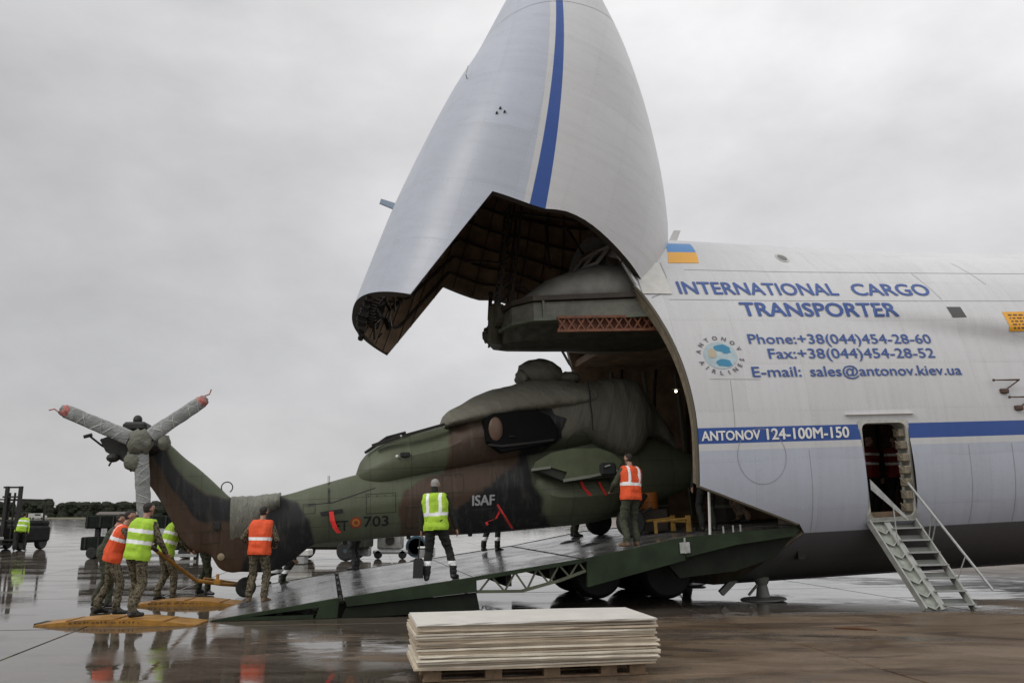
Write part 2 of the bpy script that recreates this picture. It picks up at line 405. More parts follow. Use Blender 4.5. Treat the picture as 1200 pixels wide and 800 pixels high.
M_skin = pm('skin', (.36, .20, .14), .55, var=.1)
M_hair = pm('dark_hair', (.016, .012, .010), .7, var=.3, scale=40, bump=.4, bscale=90)
M_navy = pm('dark_navy_cloth', (.012, .014, .010), .85, var=.3, scale=12, bump=.5, bscale=14)
M_olive = pm('olive_cloth', (.045, .050, .030), .85, var=.3, scale=12, bump=.5, bscale=14)
M_tancl = pm('tan_cloth', (.20, .13, .08), .85, var=.3, scale=12, bump=.5, bscale=14)
M_boot = pm('black_boot_leather', (.015, .014, .013), .45, var=.2)
M_bootb = pm('brown_boot_suede', (.14, .09, .05), .7, var=.2)
M_camo = camo_cloth('pixel_camouflage_cloth', [(.045, .035, .024), (.10, .085, .055), (.17, .145, .10), (.065, .06, .038)], 22)
M_lip = pm('lips', (.30, .10, .08), .5)
M_eye = pm('eye', (.03, .02, .02), .2)
M_beanie = pm('grey_knit', (.30, .29, .27), .9, bump=.5, bscale=60)

# ------------------------------------------------------------------ ground
g = MB(); g.box((-900, -60, -.5), (900, 3000, -.02))
ground = g.build('ground', M_GROUND); tag(ground, kind='structure')
apron = bpy.data.objects.new('apron', None); COL.objects.link(apron); apron.location = (0, 30, 0); tag(apron, kind='structure')
SL = 5.0; GA = R(9)
sm_me = []
for k in range(4):
    mb = MB(); e = .016
    mb.cbox((-SL/2+e, -SL/2+e, -.03), (SL/2-e, SL/2-e, 0.0), .008)
    o = mb.build('slab', M_GROUND); sm_me.append(o.data)
    bpy.data.objects.remove(o)
ca, sa = math.cos(GA), math.sin(GA)
for i in range(-7, 9):
    for j in range(-2, 9):
        x, y = 1.3+i*SL, 12+j*SL
        X, Y = x*ca-(y-12)*sa, 12+x*sa+(y-12)*ca
        if Y < 4: continue
        if abs(X) > Y*.85+6: continue
        o = bpy.data.objects.new('slab', sm_me[0]); link(o, apron)
        o.location = (X, Y-30, rnd.uniform(-.0012, .0012)); o.rotation_euler = (rnd.uniform(-.0004, .0004), rnd.uniform(-.0004, .0004), GA)
mb = MB(); mb.box((-900, 300, -.02), (900, 2900, -.008))
tag(mb.build('grass_field', pm('dry_grass', (.10, .095, .05), .9, var=.3, scale=.05)), kind='structure')

# treeline
mb = MB(); r2 = random.Random(3)
M_leaf = pm('dark_foliage', (.030, .034, .024), .95, var=.25, scale=.25, spec=.05)
x = -520.
while x < 420:
    h = 9.4+.9*noise.noise(Vector((x*.02, 0, 0)))+r2.uniform(-.3, .5)
    if -262 < x < -252: h += 2
    y = 470+r2.uniform(-8, 14)
    for k in range(3):
        c = (x+r2.uniform(-2, 2), y+r2.uniform(-3, 3), h*(.12+.27*k)-.4); rr = r2.uniform(2.2, 3.0)
        s0 = r2.random()*50
        mb.ball(c, (rr*1.2, rr, rr*.9), 5, 0, lambda d: 1+.5*noise.noise(d*2.2+Vector((s0, 0, 0))))
    for k in range(26):
        c = Vector((x+r2.uniform(-3, 3), y-3+r2.uniform(-3, 3), r2.uniform(.5, h-2.2))); e = r2.uniform(.25, .55)
        a = Vector((r2.uniform(-1, 1), r2.uniform(-1, 1), r2.uniform(-1, 1))).normalized()*e; b = a.orthogonal()*.8
        mb.add([tuple(c+a), tuple(c+b), tuple(c-a), tuple(c-b)], [(0, 1, 2, 3)])
    x += r2.uniform(1.5, 2.3)
tag(mb.build('tree_line', M_leaf), kind='stuff', label='dark line of trees along the far edge of the airfield', cat='trees')

# ------------------------------------------------------------------ the cargo aircraft
AC = empty('cargo_aircraft', AM, 'white and grey cargo aircraft with its nose raised and blue lettering', 'aircraft')
WT = [(-1, 7.95), (1, 7.92), (4, 7.83), (8, 7.76), (14, 7.8), (30, 7.8)]
WB = .16
def bump_f(u, w):
    if u < 2.7: return 0
    lo = 5.56-.135*(u-2.9) if u < 12 else 4.33
    hi = 6.68+.15*(u-2.7) if u < 7 else 7.33
    return min(.30, .040*(u-2.7))*sm((w-lo)/.35)*sm((hi-w)/.25)
def vof(u, w, shrink=0):
    wt = hermite(u, WT)-shrink
    if w >= 3: v = 3.6*max(0, 1-((w-3)/(wt-3))**2)**.5
    else: v = 3.6*max(0, 1-((3-w)/(3-WB-shrink))**2.9)**(1/2.9)
    return max(0, v-shrink*(1 if v > 0 else 0))+(bump_f(u, w) if not shrink else 0)
def SP(u, w, lift=0):
    """point on the near skin, lifted along the normal"""
    e = .02; v = vof(u, w); a = (vof(u, w-e)-vof(u, w+e))/(2*e)     # dv/d(-w)
    n = Vector((0, -1, a)).normalized()
    return (u, -v+n.y*lift, w+n.z*lift)
RIM_F = [(.2, 1.35), (.5, 1.5), (.8, 1.75), (1.33, 2.42), (2.2, .14), (2.65, .16), (3.45, .18), (4.3, .10), (5.1, -.08), (5.9, -.36), (6.3, -.55), (8, -.7)]
DU0, DU1, DW0, DW1 = 3.51, 4.58, 1.42, 3.31
def rows(shrink=0):
    """half ring from crown to keel as functions of u"""
    L_ = []
    for k in range(0, 45): L_.append(('u', math.sin(math.pi/2*(1-k/45))))
    # replace the rows nearest the door top by its exact height
    lw = [3.0, 2.83, 2.6, 2.4, 2.2, 2.0, 1.8, 1.6, 1.33, 1.25, 1.1, .95, .8, .65, .5, .4, .32, .27, .20]
    L_ = [r for r in L_ if not (abs(3+r[1]*4.83-DW1) < .1)]
    L_.append(('w', DW1)); L_ += [('w', w) for w in lw if abs(w-DW0) > .1]+[('w', DW0), ('w', WB)]
    key = lambda r: -(3+r[1]*4.9 if r[0] == 'u' else r[1])
    return sorted(L_, key=key)
ROWS = rows()
def row_w(r, u): return 3+(hermite(u, WT)-3)*r[1] if r[0] == 'u' else r[1]
cols = [('r', k/7) for k in range(7)]
cols += [('u', x) for x in (2.75, 3.0, 3.3)]+[('d', 0), ('d', .5), ('d', 1)]+[('u', x) for x in (5.1, 5.6, 6.2, 6.9, 7.6, 8.4, 9.3, 10.5, 12, 14, 16, 19, 22, 26, 30)]
def col_u(c, w):
    if c[0] == 'r': a = hermite(w, RIM_F[4:]) if w > 2.2 else interp(w, RIM_F); return a+(2.6-a)*c[1]
    if c[0] == 'd': return DU0+(DU1-DU0)*c[1]+.062*(3.33-max(1, min(4, w)))
    return c[1]
def shell(shrink, door=True):
    near = []
    for c in cols:
        line = []
        for r in ROWS:
            w = row_w(r, 1.0); u = col_u(c, w); w = row_w(r, u)
            if w > 5.2 and c[0] == 'r': u = col_u(c, w)
            if shrink:
                wt = hermite(u, WT)
                w2 = 3+(w-3)*((wt-shrink-3)/(wt-3)) if w > 3 else 3-(3-w)*((3-WB-shrink)/(3-WB))
                v = max(0, vof(u, w)-bump_f(u, w)-shrink) if abs(w-wt) > .01 and abs(w-WB) > .004 else 0
                line.append((u, -v, w2))
            else:
                line.append((u, -vof(u, w), w))
        near.append(line)
    return near
near = shell(0); nR = len(ROWS)
iw1 = [i for i, r in enumerate(ROWS) if r == ('w', DW1)][0]; iw0 = [i for i, r in enumerate(ROWS) if r == ('w', DW0)][0]
cd = [i for i, c in enumerate(cols) if c[0] == 'd']
isdoor = lambda i, j: cd[0] <= i < cd[-1] and iw1 <= j < iw0
mb = MB(); mb.grid(near, skip=isdoor); mb.grid([[(p[0], -p[1], p[2]) for p in l] for l in near])
# closed tail end far out of frame
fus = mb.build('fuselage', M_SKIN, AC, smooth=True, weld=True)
SH = .26
inn = shell(SH)
mb = MB(); mb.grid(inn, skip=isdoor, flip=True); mb.grid([[(p[0], -p[1], p[2]) for p in l] for l in inn])
mb.build('hold_lining', M_brownint, AC, smooth=True, weld=True)
# rim of the opening
mb = MB()
for sgn in (1, -1):
    A_ = [(p[0]-.015, p[1]*sgn, p[2]) for p in near[0]]; B_ = [(p[0]-.015, p[1]*sgn, p[2]) for p in inn[0]]
    A2 = [(p[0]+.05, p[1]*sgn*.999, p[2]) for p in near[0]]; B2 = [(p[0]+.09, p[1]*sgn, p[2]) for p in inn[0]]
    jj = [j for j, r in enumerate(ROWS) if row_w(r, 0) < 6.25]
    mb.grid([[A_[j] for j in jj], [B_[j] for j in jj], [B2[j] for j in jj]])
mb.build('opening_rim', M_tan, AC)
mb = MB()
jj = [j for j, r in enumerate(ROWS) if 1.30 < row_w(r, 0) < 6.25]
mb.tube([Vector(near[0][j])+Vector((-.03, .03, 0)) for j in jj], .035, 6)
mb.build('rim_seal', pm('seal_rubber', (.09, .075, .05), .7), AC, smooth=True)
# hold frames (ribs) visible through the mouth
for k in range(9):
    uu = 1.1+k*.95
    for sgn in (1, -1):
        if sgn < 0 and 3.2 < uu < 5.0: continue
        mb = MB(); pts = []
        for j in range(0, 26):
            w = 5.4-j*.15
            pts.append((uu, sgn*(vof(0, w)-SH-.05), w))
        mb.tube(pts, .05, 5); mb.build('hold_frame', M_rib, AC)
# cargo floor, upper deck
mb = MB(); mb.box((2.30, -3.15, 1.10), (20, 3.15, 1.36)); mb.build('cargo_floor', pm('worn_cargo_floor', (.05, .05, .05), .5, .2, var=.3), AC)
mb = MB(); mb.box((-.2, -2.9, 5.46), (20, 2.9, 5.62)); mb.build('upper_deck_floor', M_brownint, AC)
mb = MB(); mb.box((13.0, -3.2, 1.36), (13.1, 3.2, 5.5)); mb.build('hold_bulkhead', M_rib, AC)
# door frame and jamb
mb = MB()
def door_pt(u, w, k): # k=0 outer, 1 inner
    p = SP(u, w, 0); return (p[0], p[1]+(.30 if k else 0), p[2])
def col_d(f, w): return col_u(('d', f), w)
outl = []
for f, w in ((0, DW0), (0, DW1), (1, DW1), (1, DW0)): outl.append((f, w))
def rr_door(inset):
    pts = []; r = .14; a0, a1, b0, b1 = inset/(DU1-DU0), 1-inset/(DU1-DU0), DW0+inset, DW1-inset
    for cx_, cz_, s_ in ((a1, b1, 0), (a0, b1, 90), (a0, b0, 180), (a1, b0, 270)):
        ru = r/(DU1-DU0); ox = cx_-ru if cx_ > .5 else cx_+ru; oz = cz_-r if cz_ > 2 else cz_+r
        for k in range(5):
            t = R(s_+k*22.5); pts.append((ox+ru*math.cos(t), oz+r*math.sin(t)))
    return pts
ip = rr_door(.045)
def ray_out(f, w):
    # matching point on the rectangular cut
    dx, dz = (f-.5)*(DU1-DU0), w-(DW0+DW1)/2; hx, hz = (DU1-DU0)/2+.02, (DW1-DW0)/2+.02
    t = min(hx/abs(dx) if abs(dx) > 1e-6 else 9, hz/abs(dz) if abs(dz) > 1e-6 else 9)
    return .5+dx*t/(DU1-DU0), (DW0+DW1)/2+dz*t
op = [ray_out(*p) for p in ip]
ring = []
for lift, P_, d in ((.008, op, 0), (.012, ip, 0), (.012, ip, .34)):
    row = []
    for f, w in P_:
        p = SP(col_d(f, w), w, lift); row.append((p[0], p[1]+d, p[2]))
    ring.append(row)
mb.grid(ring, closed=True)
mb.build('door_frame', pm('door_frame_paint', (.42, .42, .38), .5, var=.2, scale=7), AC)
mb = MB()   # jamb gear on the aft side of the doorway
for k in range(7):
    w = 1.62+k*.24; u = col_d(.93, w); p = SP(u, w)
    mb.cbox((u-.10, p[1]+.05, w-.07), (u+.03, p[1]+.26, w+.09), .02)
    mb.tube([(u-.1, p[1]+.1, w), (u-.13, p[1]+.2, w+.1)], .012, 5)
mb.build('door_hinge_gear', M_tan, AC)
mb = MB(); p = SP(4.0, 3.45); mb.bar((3.25, p[1]-.03, 3.44), (4.75, p[1]-.03, 3.44), .05, .018); mb.build('door_gutter', M_white, AC)

# text and marks laid on the skin
def text_mesh(s, bold=.0):
    c = bpy.data.curves.new('t', 'FONT'); c.body = s; c.offset = bold; c.resolution_u = 3
    o = bpy.data.objects.new('t', c); COL.objects.link(o)
    dg = bpy.context.evaluated_depsgraph_get(); dg.update()
    me = bpy.data.meshes.new_from_object(o.evaluated_get(dg)); bpy.data.objects.remove(o); bpy.data.curves.remove(c)
    vs = np.array([v.co[:] for v in me.vertices]); fs = [tuple(p.vertices) for p in me.polygons]; bpy.data.meshes.remove(me)
    return vs, fs
def add_text(name, s, u0, u1, w0, w1, mat, parent, fn, bold=.02, slant=0, label=None, cap=None):
    vs, fs = text_mesh(s, 0)
    ref, _ = text_mesh(cap or 'H', 0)
    x0, x1 = vs[:, 0].min(), vs[:, 0].max(); y0, y1 = 0., ref[:, 1].max()
    b = MB(); hgt = w1-w0; st = bold*2.1*hgt
    for k, (du, dw) in enumerate(((0, 0), (st, 0), (-st, 0), (0, st*.7), (0, -st*.7), (st, st*.6), (-st, -st*.6))):      # painted strokes thickened by offset layers a hair apart
        P_ = []
        for p in vs:
            q_ = fn(u0+(p[0]-x0)/(x1-x0)*(u1-u0)+du, w0+(p[1]-y0)/(y1-y0)*(w1-w0)+dw); P_.append((q_[0], q_[1]-.0006*k, q_[2]))
        b.add(P_, fs)
    o = b.build(name, mat, parent)
    if label: o['label'] = label
    return o
LT = lambda u, w: SP(u, w, .010)
add_text('lettering', 'INTERNATIONAL', .38, 3.92, 6.0, 6.29, M_blue, AC, LT, .016)
add_text('lettering', 'CARGO', 4.28, 6.08, 6.0, 6.29, M_blue, AC, LT, .016)
add_text('lettering', 'TRANSPORTER', 1.58, 5.06, 5.50, 5.80, M_blue, AC, LT, .020)
add_text('lettering', 'Phone:+38(044)454-28-60', 1.53, 5.62, 4.89, 5.09, M_blue, AC, LT, .010)
add_text('lettering', 'Fax:+38(044)454-28-52', 1.88, 5.58, 4.58, 4.78, M_blue, AC, LT, .010)
add_text('lettering', 'E-mail:', 1.45, 2.48, 4.21, 4.41, M_blue, AC, LT, .010)
add_text('lettering', 'sales@antonov.kiev.ua', 2.68, 6.08, 4.21, 4.41, M_blue, AC, LT, .010)
add_text('lettering', 'ANTONOV', .24, 1.42, 3.015, 3.185, M_lwhite, AC, LT, .020)
add_text('lettering', '124-100M-150', 1.56, 3.28, 3.005, 3.205, M_lwhite, AC, LT, .020)
def patch(name, quad, mat, lift=.006, n=8, parent=AC, label=None):
    (a, b, c, d) = quad; P_ = []          # TL TR BR BL
    for i in range(n+1):
        t = i/n; row = []
        for j in range(n+1):
            s_ = j/n
            u = (a[0]*(1-s_)+b[0]*s_)*(1-t)+(d[0]*(1-s_)+c[0]*s_)*t
            w = (a[1]*(1-s_)+b[1]*s_)*(1-t)+(d[1]*(1-s_)+c[1]*s_)*t
            row.append(SP(u, w, lift))
        P_.append(row)
    b_ = MB(); b_.grid(P_); o = b_.build(name, mat, parent, smooth=True)
    if label: o['label'] = label
    return o
patch('flag_stripe', ((.70, 7.48), (1.34, 7.50), (1.24, 7.16), (.58, 7.14)), pm('flag_blue', (.05, .22, .50), .5, var=.06), label='light blue upper half of the painted flag')
patch('flag_stripe', ((.58, 7.14), (1.24, 7.16), (1.12, 6.82), (.42, 6.80)), pm('flag_yellow', (.75, .36, .02), .5, var=.06), label='golden yellow lower half of the painted flag')
patch('window', ((6.25, 5.71), (6.58, 5.71), (6.60, 5.46), (6.27, 5.46)), pm('dark_glass', (.03, .028, .025), .15))
wf = patch('instruction_placard', ((7.5, 5.58), (8.6, 5.6), (8.4, 5.14), (7.5, 5.14)), pm('placard_orange', (.70, .33, .015), .5, var=.05))
mb = MB(); r3 = random.Random(5)
for k in range(5):
    w = 5.50-k*.075; u = 7.60
    while u < 8.3:
        d = r3.uniform(.03, .12); q_ = [SP(u, w+.022, .010), SP(u+d, w+.022, .010), SP(u+d, w-.012, .010), SP(u, w-.012, .010)]
        mb.add(q_, [(0, 1, 2, 3)]); u += d+.035
mb.build('placard_lines', pm('placard_ink', (.10, .05, .02), .6), wf)
def disc(name, cu, cw, ru, rw, mat, lift=.007, parent=AC, n=28, ring=0):
    b_ = MB(); o_ = [SP(cu+ru*math.cos(2*math.pi*i/n), cw+rw*math.sin(2*math.pi*i/n), lift) for i in range(n)]
    if ring:
        i_ = [SP(cu+ru*ring*math.cos(2*math.pi*i/n), cw+rw*ring*math.sin(2*math.pi*i/n), lift) for i in range(n)]
        b_.grid([o_, i_], closed=True)
    else:
        b_.add([SP(cu, cw, lift)]+o_, [(0, 1+i, 1+(i+1) % n) for i in range(n)])
    return b_.build(name, mat, parent)
ph = disc('porthole', 3.24, 7.06, .10, .10, pm('dark_glass', (.03, .028, .025), .15))
disc('porthole_ring', 3.24, 7.06, .14, .14, pm('door_frame_paint', (.42, .42, .38)), .009, ph, ring=.72)
disc('hatch_outline', 1.42, 2.70, .50, .52, pm('soft_panel_gap', (.27, .27, .28), .6), ring=.982, lift=.005)
# round emblem: globe with continents and circular lettering
em = disc('emblem', .86, 4.65, .345, .275, pm('emblem_blue', (.37, .46, .49), .5, var=.15, scale=6), .006)
for cu, cw, a, b_ in ((.92, 4.80, .17, .075), (1.0, 4.74, .09, .06), (.90, 4.50, .15, .07), (.98, 4.47, .09, .05), (.70, 4.70, .08, .10)):
    vv = []; n = 14
    for i in range(n):
        t = 2*math.pi*i/n; k = 1+.35*noise.noise(Vector((math.cos(t)*1.7+cu*9, math.sin(t)*1.7, cw*5)))
        vv.append(SP(cu+a*k*math.cos(t), cw+b_*k*math.sin(t), .011))
    x_ = MB(); x_.add(vv, [tuple(range(n))]); x_.build('emblem_continent', pm('emblem_teal' if cu > .85 else 'emblem_tan', (.03, .20, .34) if cu > .85 else (.42, .36, .25), .5), em)
def ring_text(s, a0, a1, inward, mat):
    for k, ch in enumerate(s):
        t = R(a0+(a1-a0)*k/(len(s)-1)); vs, fs = text_mesh(ch, .03)
        cx_, cy_ = (vs[:, 0].min()+vs[:, 0].max())/2, (vs[:, 1].min()+vs[:, 1].max())/2
        P_ = []
        for p in vs:
            x_, y_ = (p[0]-cx_)*.135, (p[1]-cy_)*.135
            rot = t-math.pi/2 if not inward else t+math.pi/2
            X_, Y_ = x_*math.cos(rot)-y_*math.sin(rot), x_*math.sin(rot)+y_*math.cos(rot)
            P_.append(SP(.86+.445*math.cos(t)+X_, 4.65+(.355*math.sin(t)+Y_*.8), .010))
        x2 = MB(); x2.add(P_, fs); x2.build('emblem_letter', mat, em)
M_eml = pm('emblem_letter_brown', (.11, .10, .12), .5)
ring_text('ANTONOV', 168, 22, False, M_eml); ring_text('AIRLINES', 205, 345, True, M_eml)
# air data vanes, probe, long seams
for (u0, w0, u1, w1, u2, w2) in ((6.68, 4.05, 7.29, 4.05, 6.95, 3.85), (6.95, 3.70, 7.55, 3.70, 7.2, 3.5)):
    mb = MB(); a = Vector(SP(u0, w0, .12)); b = Vector(SP(u1, w1, .12)); c = Vector(SP(u2, w2, .02))
    mb.tube([a, b], [.012, .020], 6); mb.tube([b, c], .014, 6); mb.cbox(tuple(c-Vector((.09, .05, .05))), tuple(c+Vector((.09, .05, .05))), .02)
    mb.ball(tuple(a), .03, 5)
    mb.build('air_data_vane', pm('vane_metal', (.10, .06, .045), .5, .4), AC)
mb = MB(); mb.prism([(1.30, 7.85), (1.50, 7.85), (1.66, 8.20), (1.50, 8.20)], 'y', -.32, -.26); mb.build('blade_antenna', M_white, AC)
def seam(pts, wd=.008):
    b_ = MB(); n = 14; A_, B_ = [], []
    for (u0, w0), (u1, w1) in zip(pts, pts[1:]):
        for i in range(n+1):
            t = i/n; u, w = u0+(u1-u0)*t, w0+(w1-w0)*t
            d = Vector((u1-u0, w1-w0)).normalized(); nn = Vector((-d.y, d.x))*wd/2
            A_.append(SP(u+nn.x, w+nn.y, .004)); B_.append(SP(u-nn.x, w-nn.y, .004))
    b_.grid([A_, B_]); return b_.build('panel_seam', pm('soft_panel_gap', (.27, .27, .28), .6), AC)
seam([(.97, 4.15), (.93, 3.26)]); seam([(.55, 4.18), (1.6, 4.16)]); seam([(.1, 5.86), (9, 5.86)], .01)
seam([(2.40, 2.8), (2.44, 1.27)]); seam([(.7, 6.62), (9, 6.62)], .01); seam([(5.9, 2.8), (5.92, 1.27)]); seam([(6.9, 2.8), (6.92, 1.27)], .01)
seam([(6.0, 6.6), (6.25, 5.9)], .012); seam([(7.3, 6.95), (7.6, 6.3)], .012); seam([(7.6, 2.8), (7.62, 1.27)])
# hinge fairing by the visor
mb = MB()
P_ = []
for i in range(7):
    row = []
    for j in range(7):
        u = -.42+.62*i/6; w = 5.98+.80*j/6
        row.append(SP(u, w, .02))
    P_.append(row)
mb.grid(P_); mb.build('hinge_fairing', pm('hinge_fairing_paint', (.55, .54, .50), .45, var=.15), AC, smooth=True)
seam([(.24, 6.80), (.22, 6.4), (.05, 6.02), (-.25, 5.90)], .02)

# cockpit and upper deck nose (fixed, exposed under the raised visor)
def loft(stations, n=28, sup=2.0, off=0):
    """stations (u, wbot, wtop, b[, vc, sup]); rings of n*2 points"""
    P_ = []
    for s_ in stations:
        u, a, b, h = s_[:4]; e = s_[5] if len(s_) > 5 else sup; vc = s_[4] if len(s_) > 4 else 0
        row = []
        for k in range(2*n):
            t = math.pi*k/n; c_, q_ = math.cos(t), math.sin(t)
            x_ = math.copysign(abs(c_)**(2/e), c_)*h; z_ = math.copysign(abs(q_)**(2/e), q_)*(b-a)/2
            row.append((u, x_+vc, (a+b)/2+z_))
        P_.append(row)
    return P_
cp = empty('cockpit', Matrix.Identity(4), None, None); cp.parent = AC; cp.matrix_world = AM
def closed_loft(name, st, mat, parent, n=20, sup=2.0, smooth=True, off=(0, 0, 0)):
    b_ = MB(); P_ = loft(st, n, sup); b_.grid(P_, closed=True)
    b_.add(P_[0], [tuple(range(2*n))]); b_.add(P_[-1], [tuple(range(2*n))])
    return b_.build(name, mat, parent, smooth=smooth, weld=True, off=off)
M_pod = pm('grey_cockpit_nose', (.29, .285, .255), .5, var=.2, scale=4, bump=.1)
M_podg = pm('grey_green_underframe', (.15, .15, .12), .55, var=.3, scale=4, bump=.15)
closed_loft('nose_dome', [(-2.85, 6.0, 6.08, .3), (-2.75, 5.85, 6.22, 1.1), (-2.4, 5.7, 6.42, 1.8), (-1.9, 5.6, 6.78, 2.2), (-1.3, 5.55, 7.00, 2.4), (-.9, 5.5, 7.10, 2.45), (-.1, 5.4, 7.16, 2.4), (.5, 5.4, 7.16, 2.2)], M_pod, cp, sup=2.2)
closed_loft('flight_deck_roof', [(-.66, 6.9, 7.50, 1.15), (-.5, 6.8, 7.60, 1.35), (-.1, 6.6, 7.72, 1.5), (.9, 6.5, 7.80, 1.6)], M_white, cp, sup=2.4)
for k in range(4):
    v0, v1 = -1.50+k*.76, -1.50+k*.76+.70
    def wp(v, t): return (-1.06+.34*t+.12*abs(v), v*(1-.06*t), 7.10+.40*t-.045*v*v)
    mb = MB(); mb.add([wp(v0, 0), wp(v1, 0), wp(v1, 1), wp(v0, 1)], [(0, 1, 2, 3)])
    w_ = mb.build('windshield', pm('cockpit_glass', (.006, .007, .008), .06), cp)
    mb = MB()
    for p, q in ((wp(v0, 0), wp(v0, 1)), (wp(v0, 1), wp(v1, 1)), (wp(v1, 1), wp(v1, 0)), (wp(v1, 0), wp(v0, 0))): mb.bar(p, q, .085, .06)
    mb.build('frame', M_white, w_)
# underframe of the cockpit: curved band, ledge, belly and orange lattice
P0 = [(-2.15, 2.0), (-2.55, 1.0), (-2.85, -.2), (-2.95, -1.1), (-2.85, -1.8), (-2.5, -2.25), (-.2, -2.72), (.3, -2.78)]
vr = lambda v: max(0, v+.4)*.13
def band(name, w0, w1, o0, o1, mat, parent):
    b_ = MB(); A_, B_ = [], []
    pts = [(u, v) for u, v in P0]
    for i, (u, v) in enumerate(pts):
        s_ = 1+0*i; A_.append((u-o0*(1 if i < 4 else .3), v-(o0 if i > 2 else 0), min(w0+vr(v), 5.97) if w0 < 5.9 else w0)); B_.append((u-o1*(1 if i < 4 else .3), v-(o1 if i > 2 else 0), min(w1+vr(v), 5.99) if w1 < 5.9 else w1))
    C_ = [(p[0]+.25, p[1]+.25, p[2]) for p in B_]; D_ = [(p[0]+.25, p[1]+.25, p[2]) for p in A_]
    b_.grid([A_, B_, C_, D_, A_]); return b_.build(name, mat, parent)
band('upper_sill', 5.98, 6.08, .02, .02, M_rib, cp)
band('side_band', 5.62, 5.96, -.02, -.06, M_podg, cp)
band('ledge', 5.56, 5.62, .05, .05, M_greenl, cp)
mb = MB(); K_ = [[(f, v, w) for f, v, w in ((0, -2.2, 5.58), (.03, -1.7, 5.30), (.05, -1.0, 5.24), (.05, 0, 5.36), (.04, .9, 5.58), (0, 2.0, 5.86), (0, 0, 5.97))]]
P_ = []
for u in (-2.9, -2.6, -1.8, -1.0, 0, .8):
    sc_ = {-2.9: .62, -2.6: .92}.get(u, 1+.08*(u+1.8)); P_.append([(u, v*sc_, w+.12*(1-sc_ if sc_ < 1 else 0)) for f, v, w in K_[0]])
mb.grid(P_, closed=True); mb.add(P_[0], [tuple(range(7))]); mb.add(P_[-1], [tuple(range(7))])
mb.build('underfloor', pm('underfloor_green', (.06, .062, .048), .7, var=.5, scale=5, bump=.3), cp)
mb = MB()
M_orange = pm('orange_primer', (.17, .062, .030), .6, var=.4, scale=8)
mb.bar((-2.1, -2.52, 5.58), (.15, -2.72, 5.58), .05, .05); mb.bar((-2.1, -2.52, 5.31), (.15, -2.72, 5.31), .05, .05)
for k in range(12):
    u0 = -2.1+k*.19; 
    mb.bar((u0, -2.5-(k*.017), 5.31), (u0+.19, -2.52-(k*.017), 5.58), .03, .03); mb.bar((u0+.19, -2.5-(k*.017), 5.31), (u0, -2.52-(k*.017), 5.58), .03, .03)
mb.box((-2.05, -2.48, 5.32), (.1, -2.44, 5.56))
mb.build('orange_lattice', M_orange, cp)
for k in range(4):
    mb = MB(); u = -2.3+k*.62; mb.bar((u, -2.27-.02*k, 5.62), (u, -2.27-.02*k, 5.98), .04, .05); mb.build('stiffener', M_greenl, cp)
mb = MB()   # actuator fittings at the nose of the underframe
mb.lathe([(.05, 0), (.26, 0), (.26, .2), (.05, .2)], (-2.9, -1.0, 5.95), (-1, -.25, 0), 16)
mb.bar((-3.0, -.9, 5.35), (-2.95, -1.0, 6.15), .40, .12); mb.ball((-3.0, -.1, 5.72), (.16, .25, .16), 6, 0, lambda d: 1+.5*noise.noise(d*3))
mb.tube([(-3.02, -.3, 5.6), (-3.06, -.3, 5.4)], .025, 5)
mb.build('hinge_fitting', pm('fitting_olive', (.085, .08, .055), .55, var=.3), cp)

# raised nose visor, modelled closed and swung up about its hinge
HU, HW, VA = .341, 6.301, 1.885
VR = Matrix.Translation((HU, 0, HW)) @ Matrix.Rotation(VA, 4, 'Y') @ Matrix.Translation((-HU, 0, -HW))
TOPV = [(-8.2, 2.5), (-7.9, 2.7), (-7.4, 2.9), (-7.0, 3.03), (-6.5, 3.22), (-6.0, 3.62), (-5.0, 4.58), (-4.0, 5.28), (-3.0, 5.85), (-2.0, 6.32), (-1.0, 6.65), (1, 6.82), (3, 6.82)]
BOTV = [(-8.2, 2.44), (-7.9, 2.2), (-7.4, 1.9), (-7.0, 1.75), (-6.0, 1.45), (-5.0, 1.28), (-4.0, 1.12), (-3.0, 0.88), (-1.5, 0.64), (0, 0.45), (1, 0.38), (2.5, 0.3), (3, 0.3)]
def bV(u): return 3.6*max(0, 1-max(0, -u/8.25)**2.1)**.62 if u < 0 else 3.6
RIM_V = [(.25, 2.35), (1.33, 2.42), (2.2, .14), (3.2, .16), (3.6, .05), (4.2, .08), (5.2, .36), (5.9, .60), (6.25, .62), (6.45, .40), (6.6, .1), (6.8, -.25)]
def v_sec(u, t, sh=0):
    """t 0 crown .. 1 keel"""
    wt, wb, b = hermite(u, TOPV)-sh, hermite(u, BOTV)+sh, max(0, bV(u)-sh)
    wm = 3.0+.05*min(0, u)*1.0; wm = min(max(wm, wb+.02), wt-.02)
    a = math.pi*t
    if t < .5:
        c_, s_ = max(0, math.cos(a)), max(0, math.sin(a)); return b*s_**(2/2.1), wm+(wt-wm)*c_**(2/2.1)
    c_, s_ = max(0, -math.cos(a)), max(0, math.sin(a)); e = 2.6 if u > -2 else 2.6-.4*min(1, (-2-u)/4)
    return b*s_**(2/e), wm-(wm-wb)*c_**(2/e)
NT_, NU_ = 60, 44
def t_of(wq, u=.15):
    a, b = .02, .98
    for i in range(50):
        c = (a+b)/2
        if v_sec(u, c)[1] > wq: a = c
        else: b = c
    return a
TT = sorted([k/NT_ for k in range(NT_+1)]+[t_of(2.2), t_of(1.33, 2.4), t_of(2.16), t_of(1.38, 2.3)])
t0_ = t_of(2.2); TT = [t for t in TT if t in (t0_, t_of(1.33, 2.4)) or min(abs(t-t0_), abs(t-t_of(1.33, 2.4))) > .006 or t in (0, 1)]
NT_ = len(TT)-1
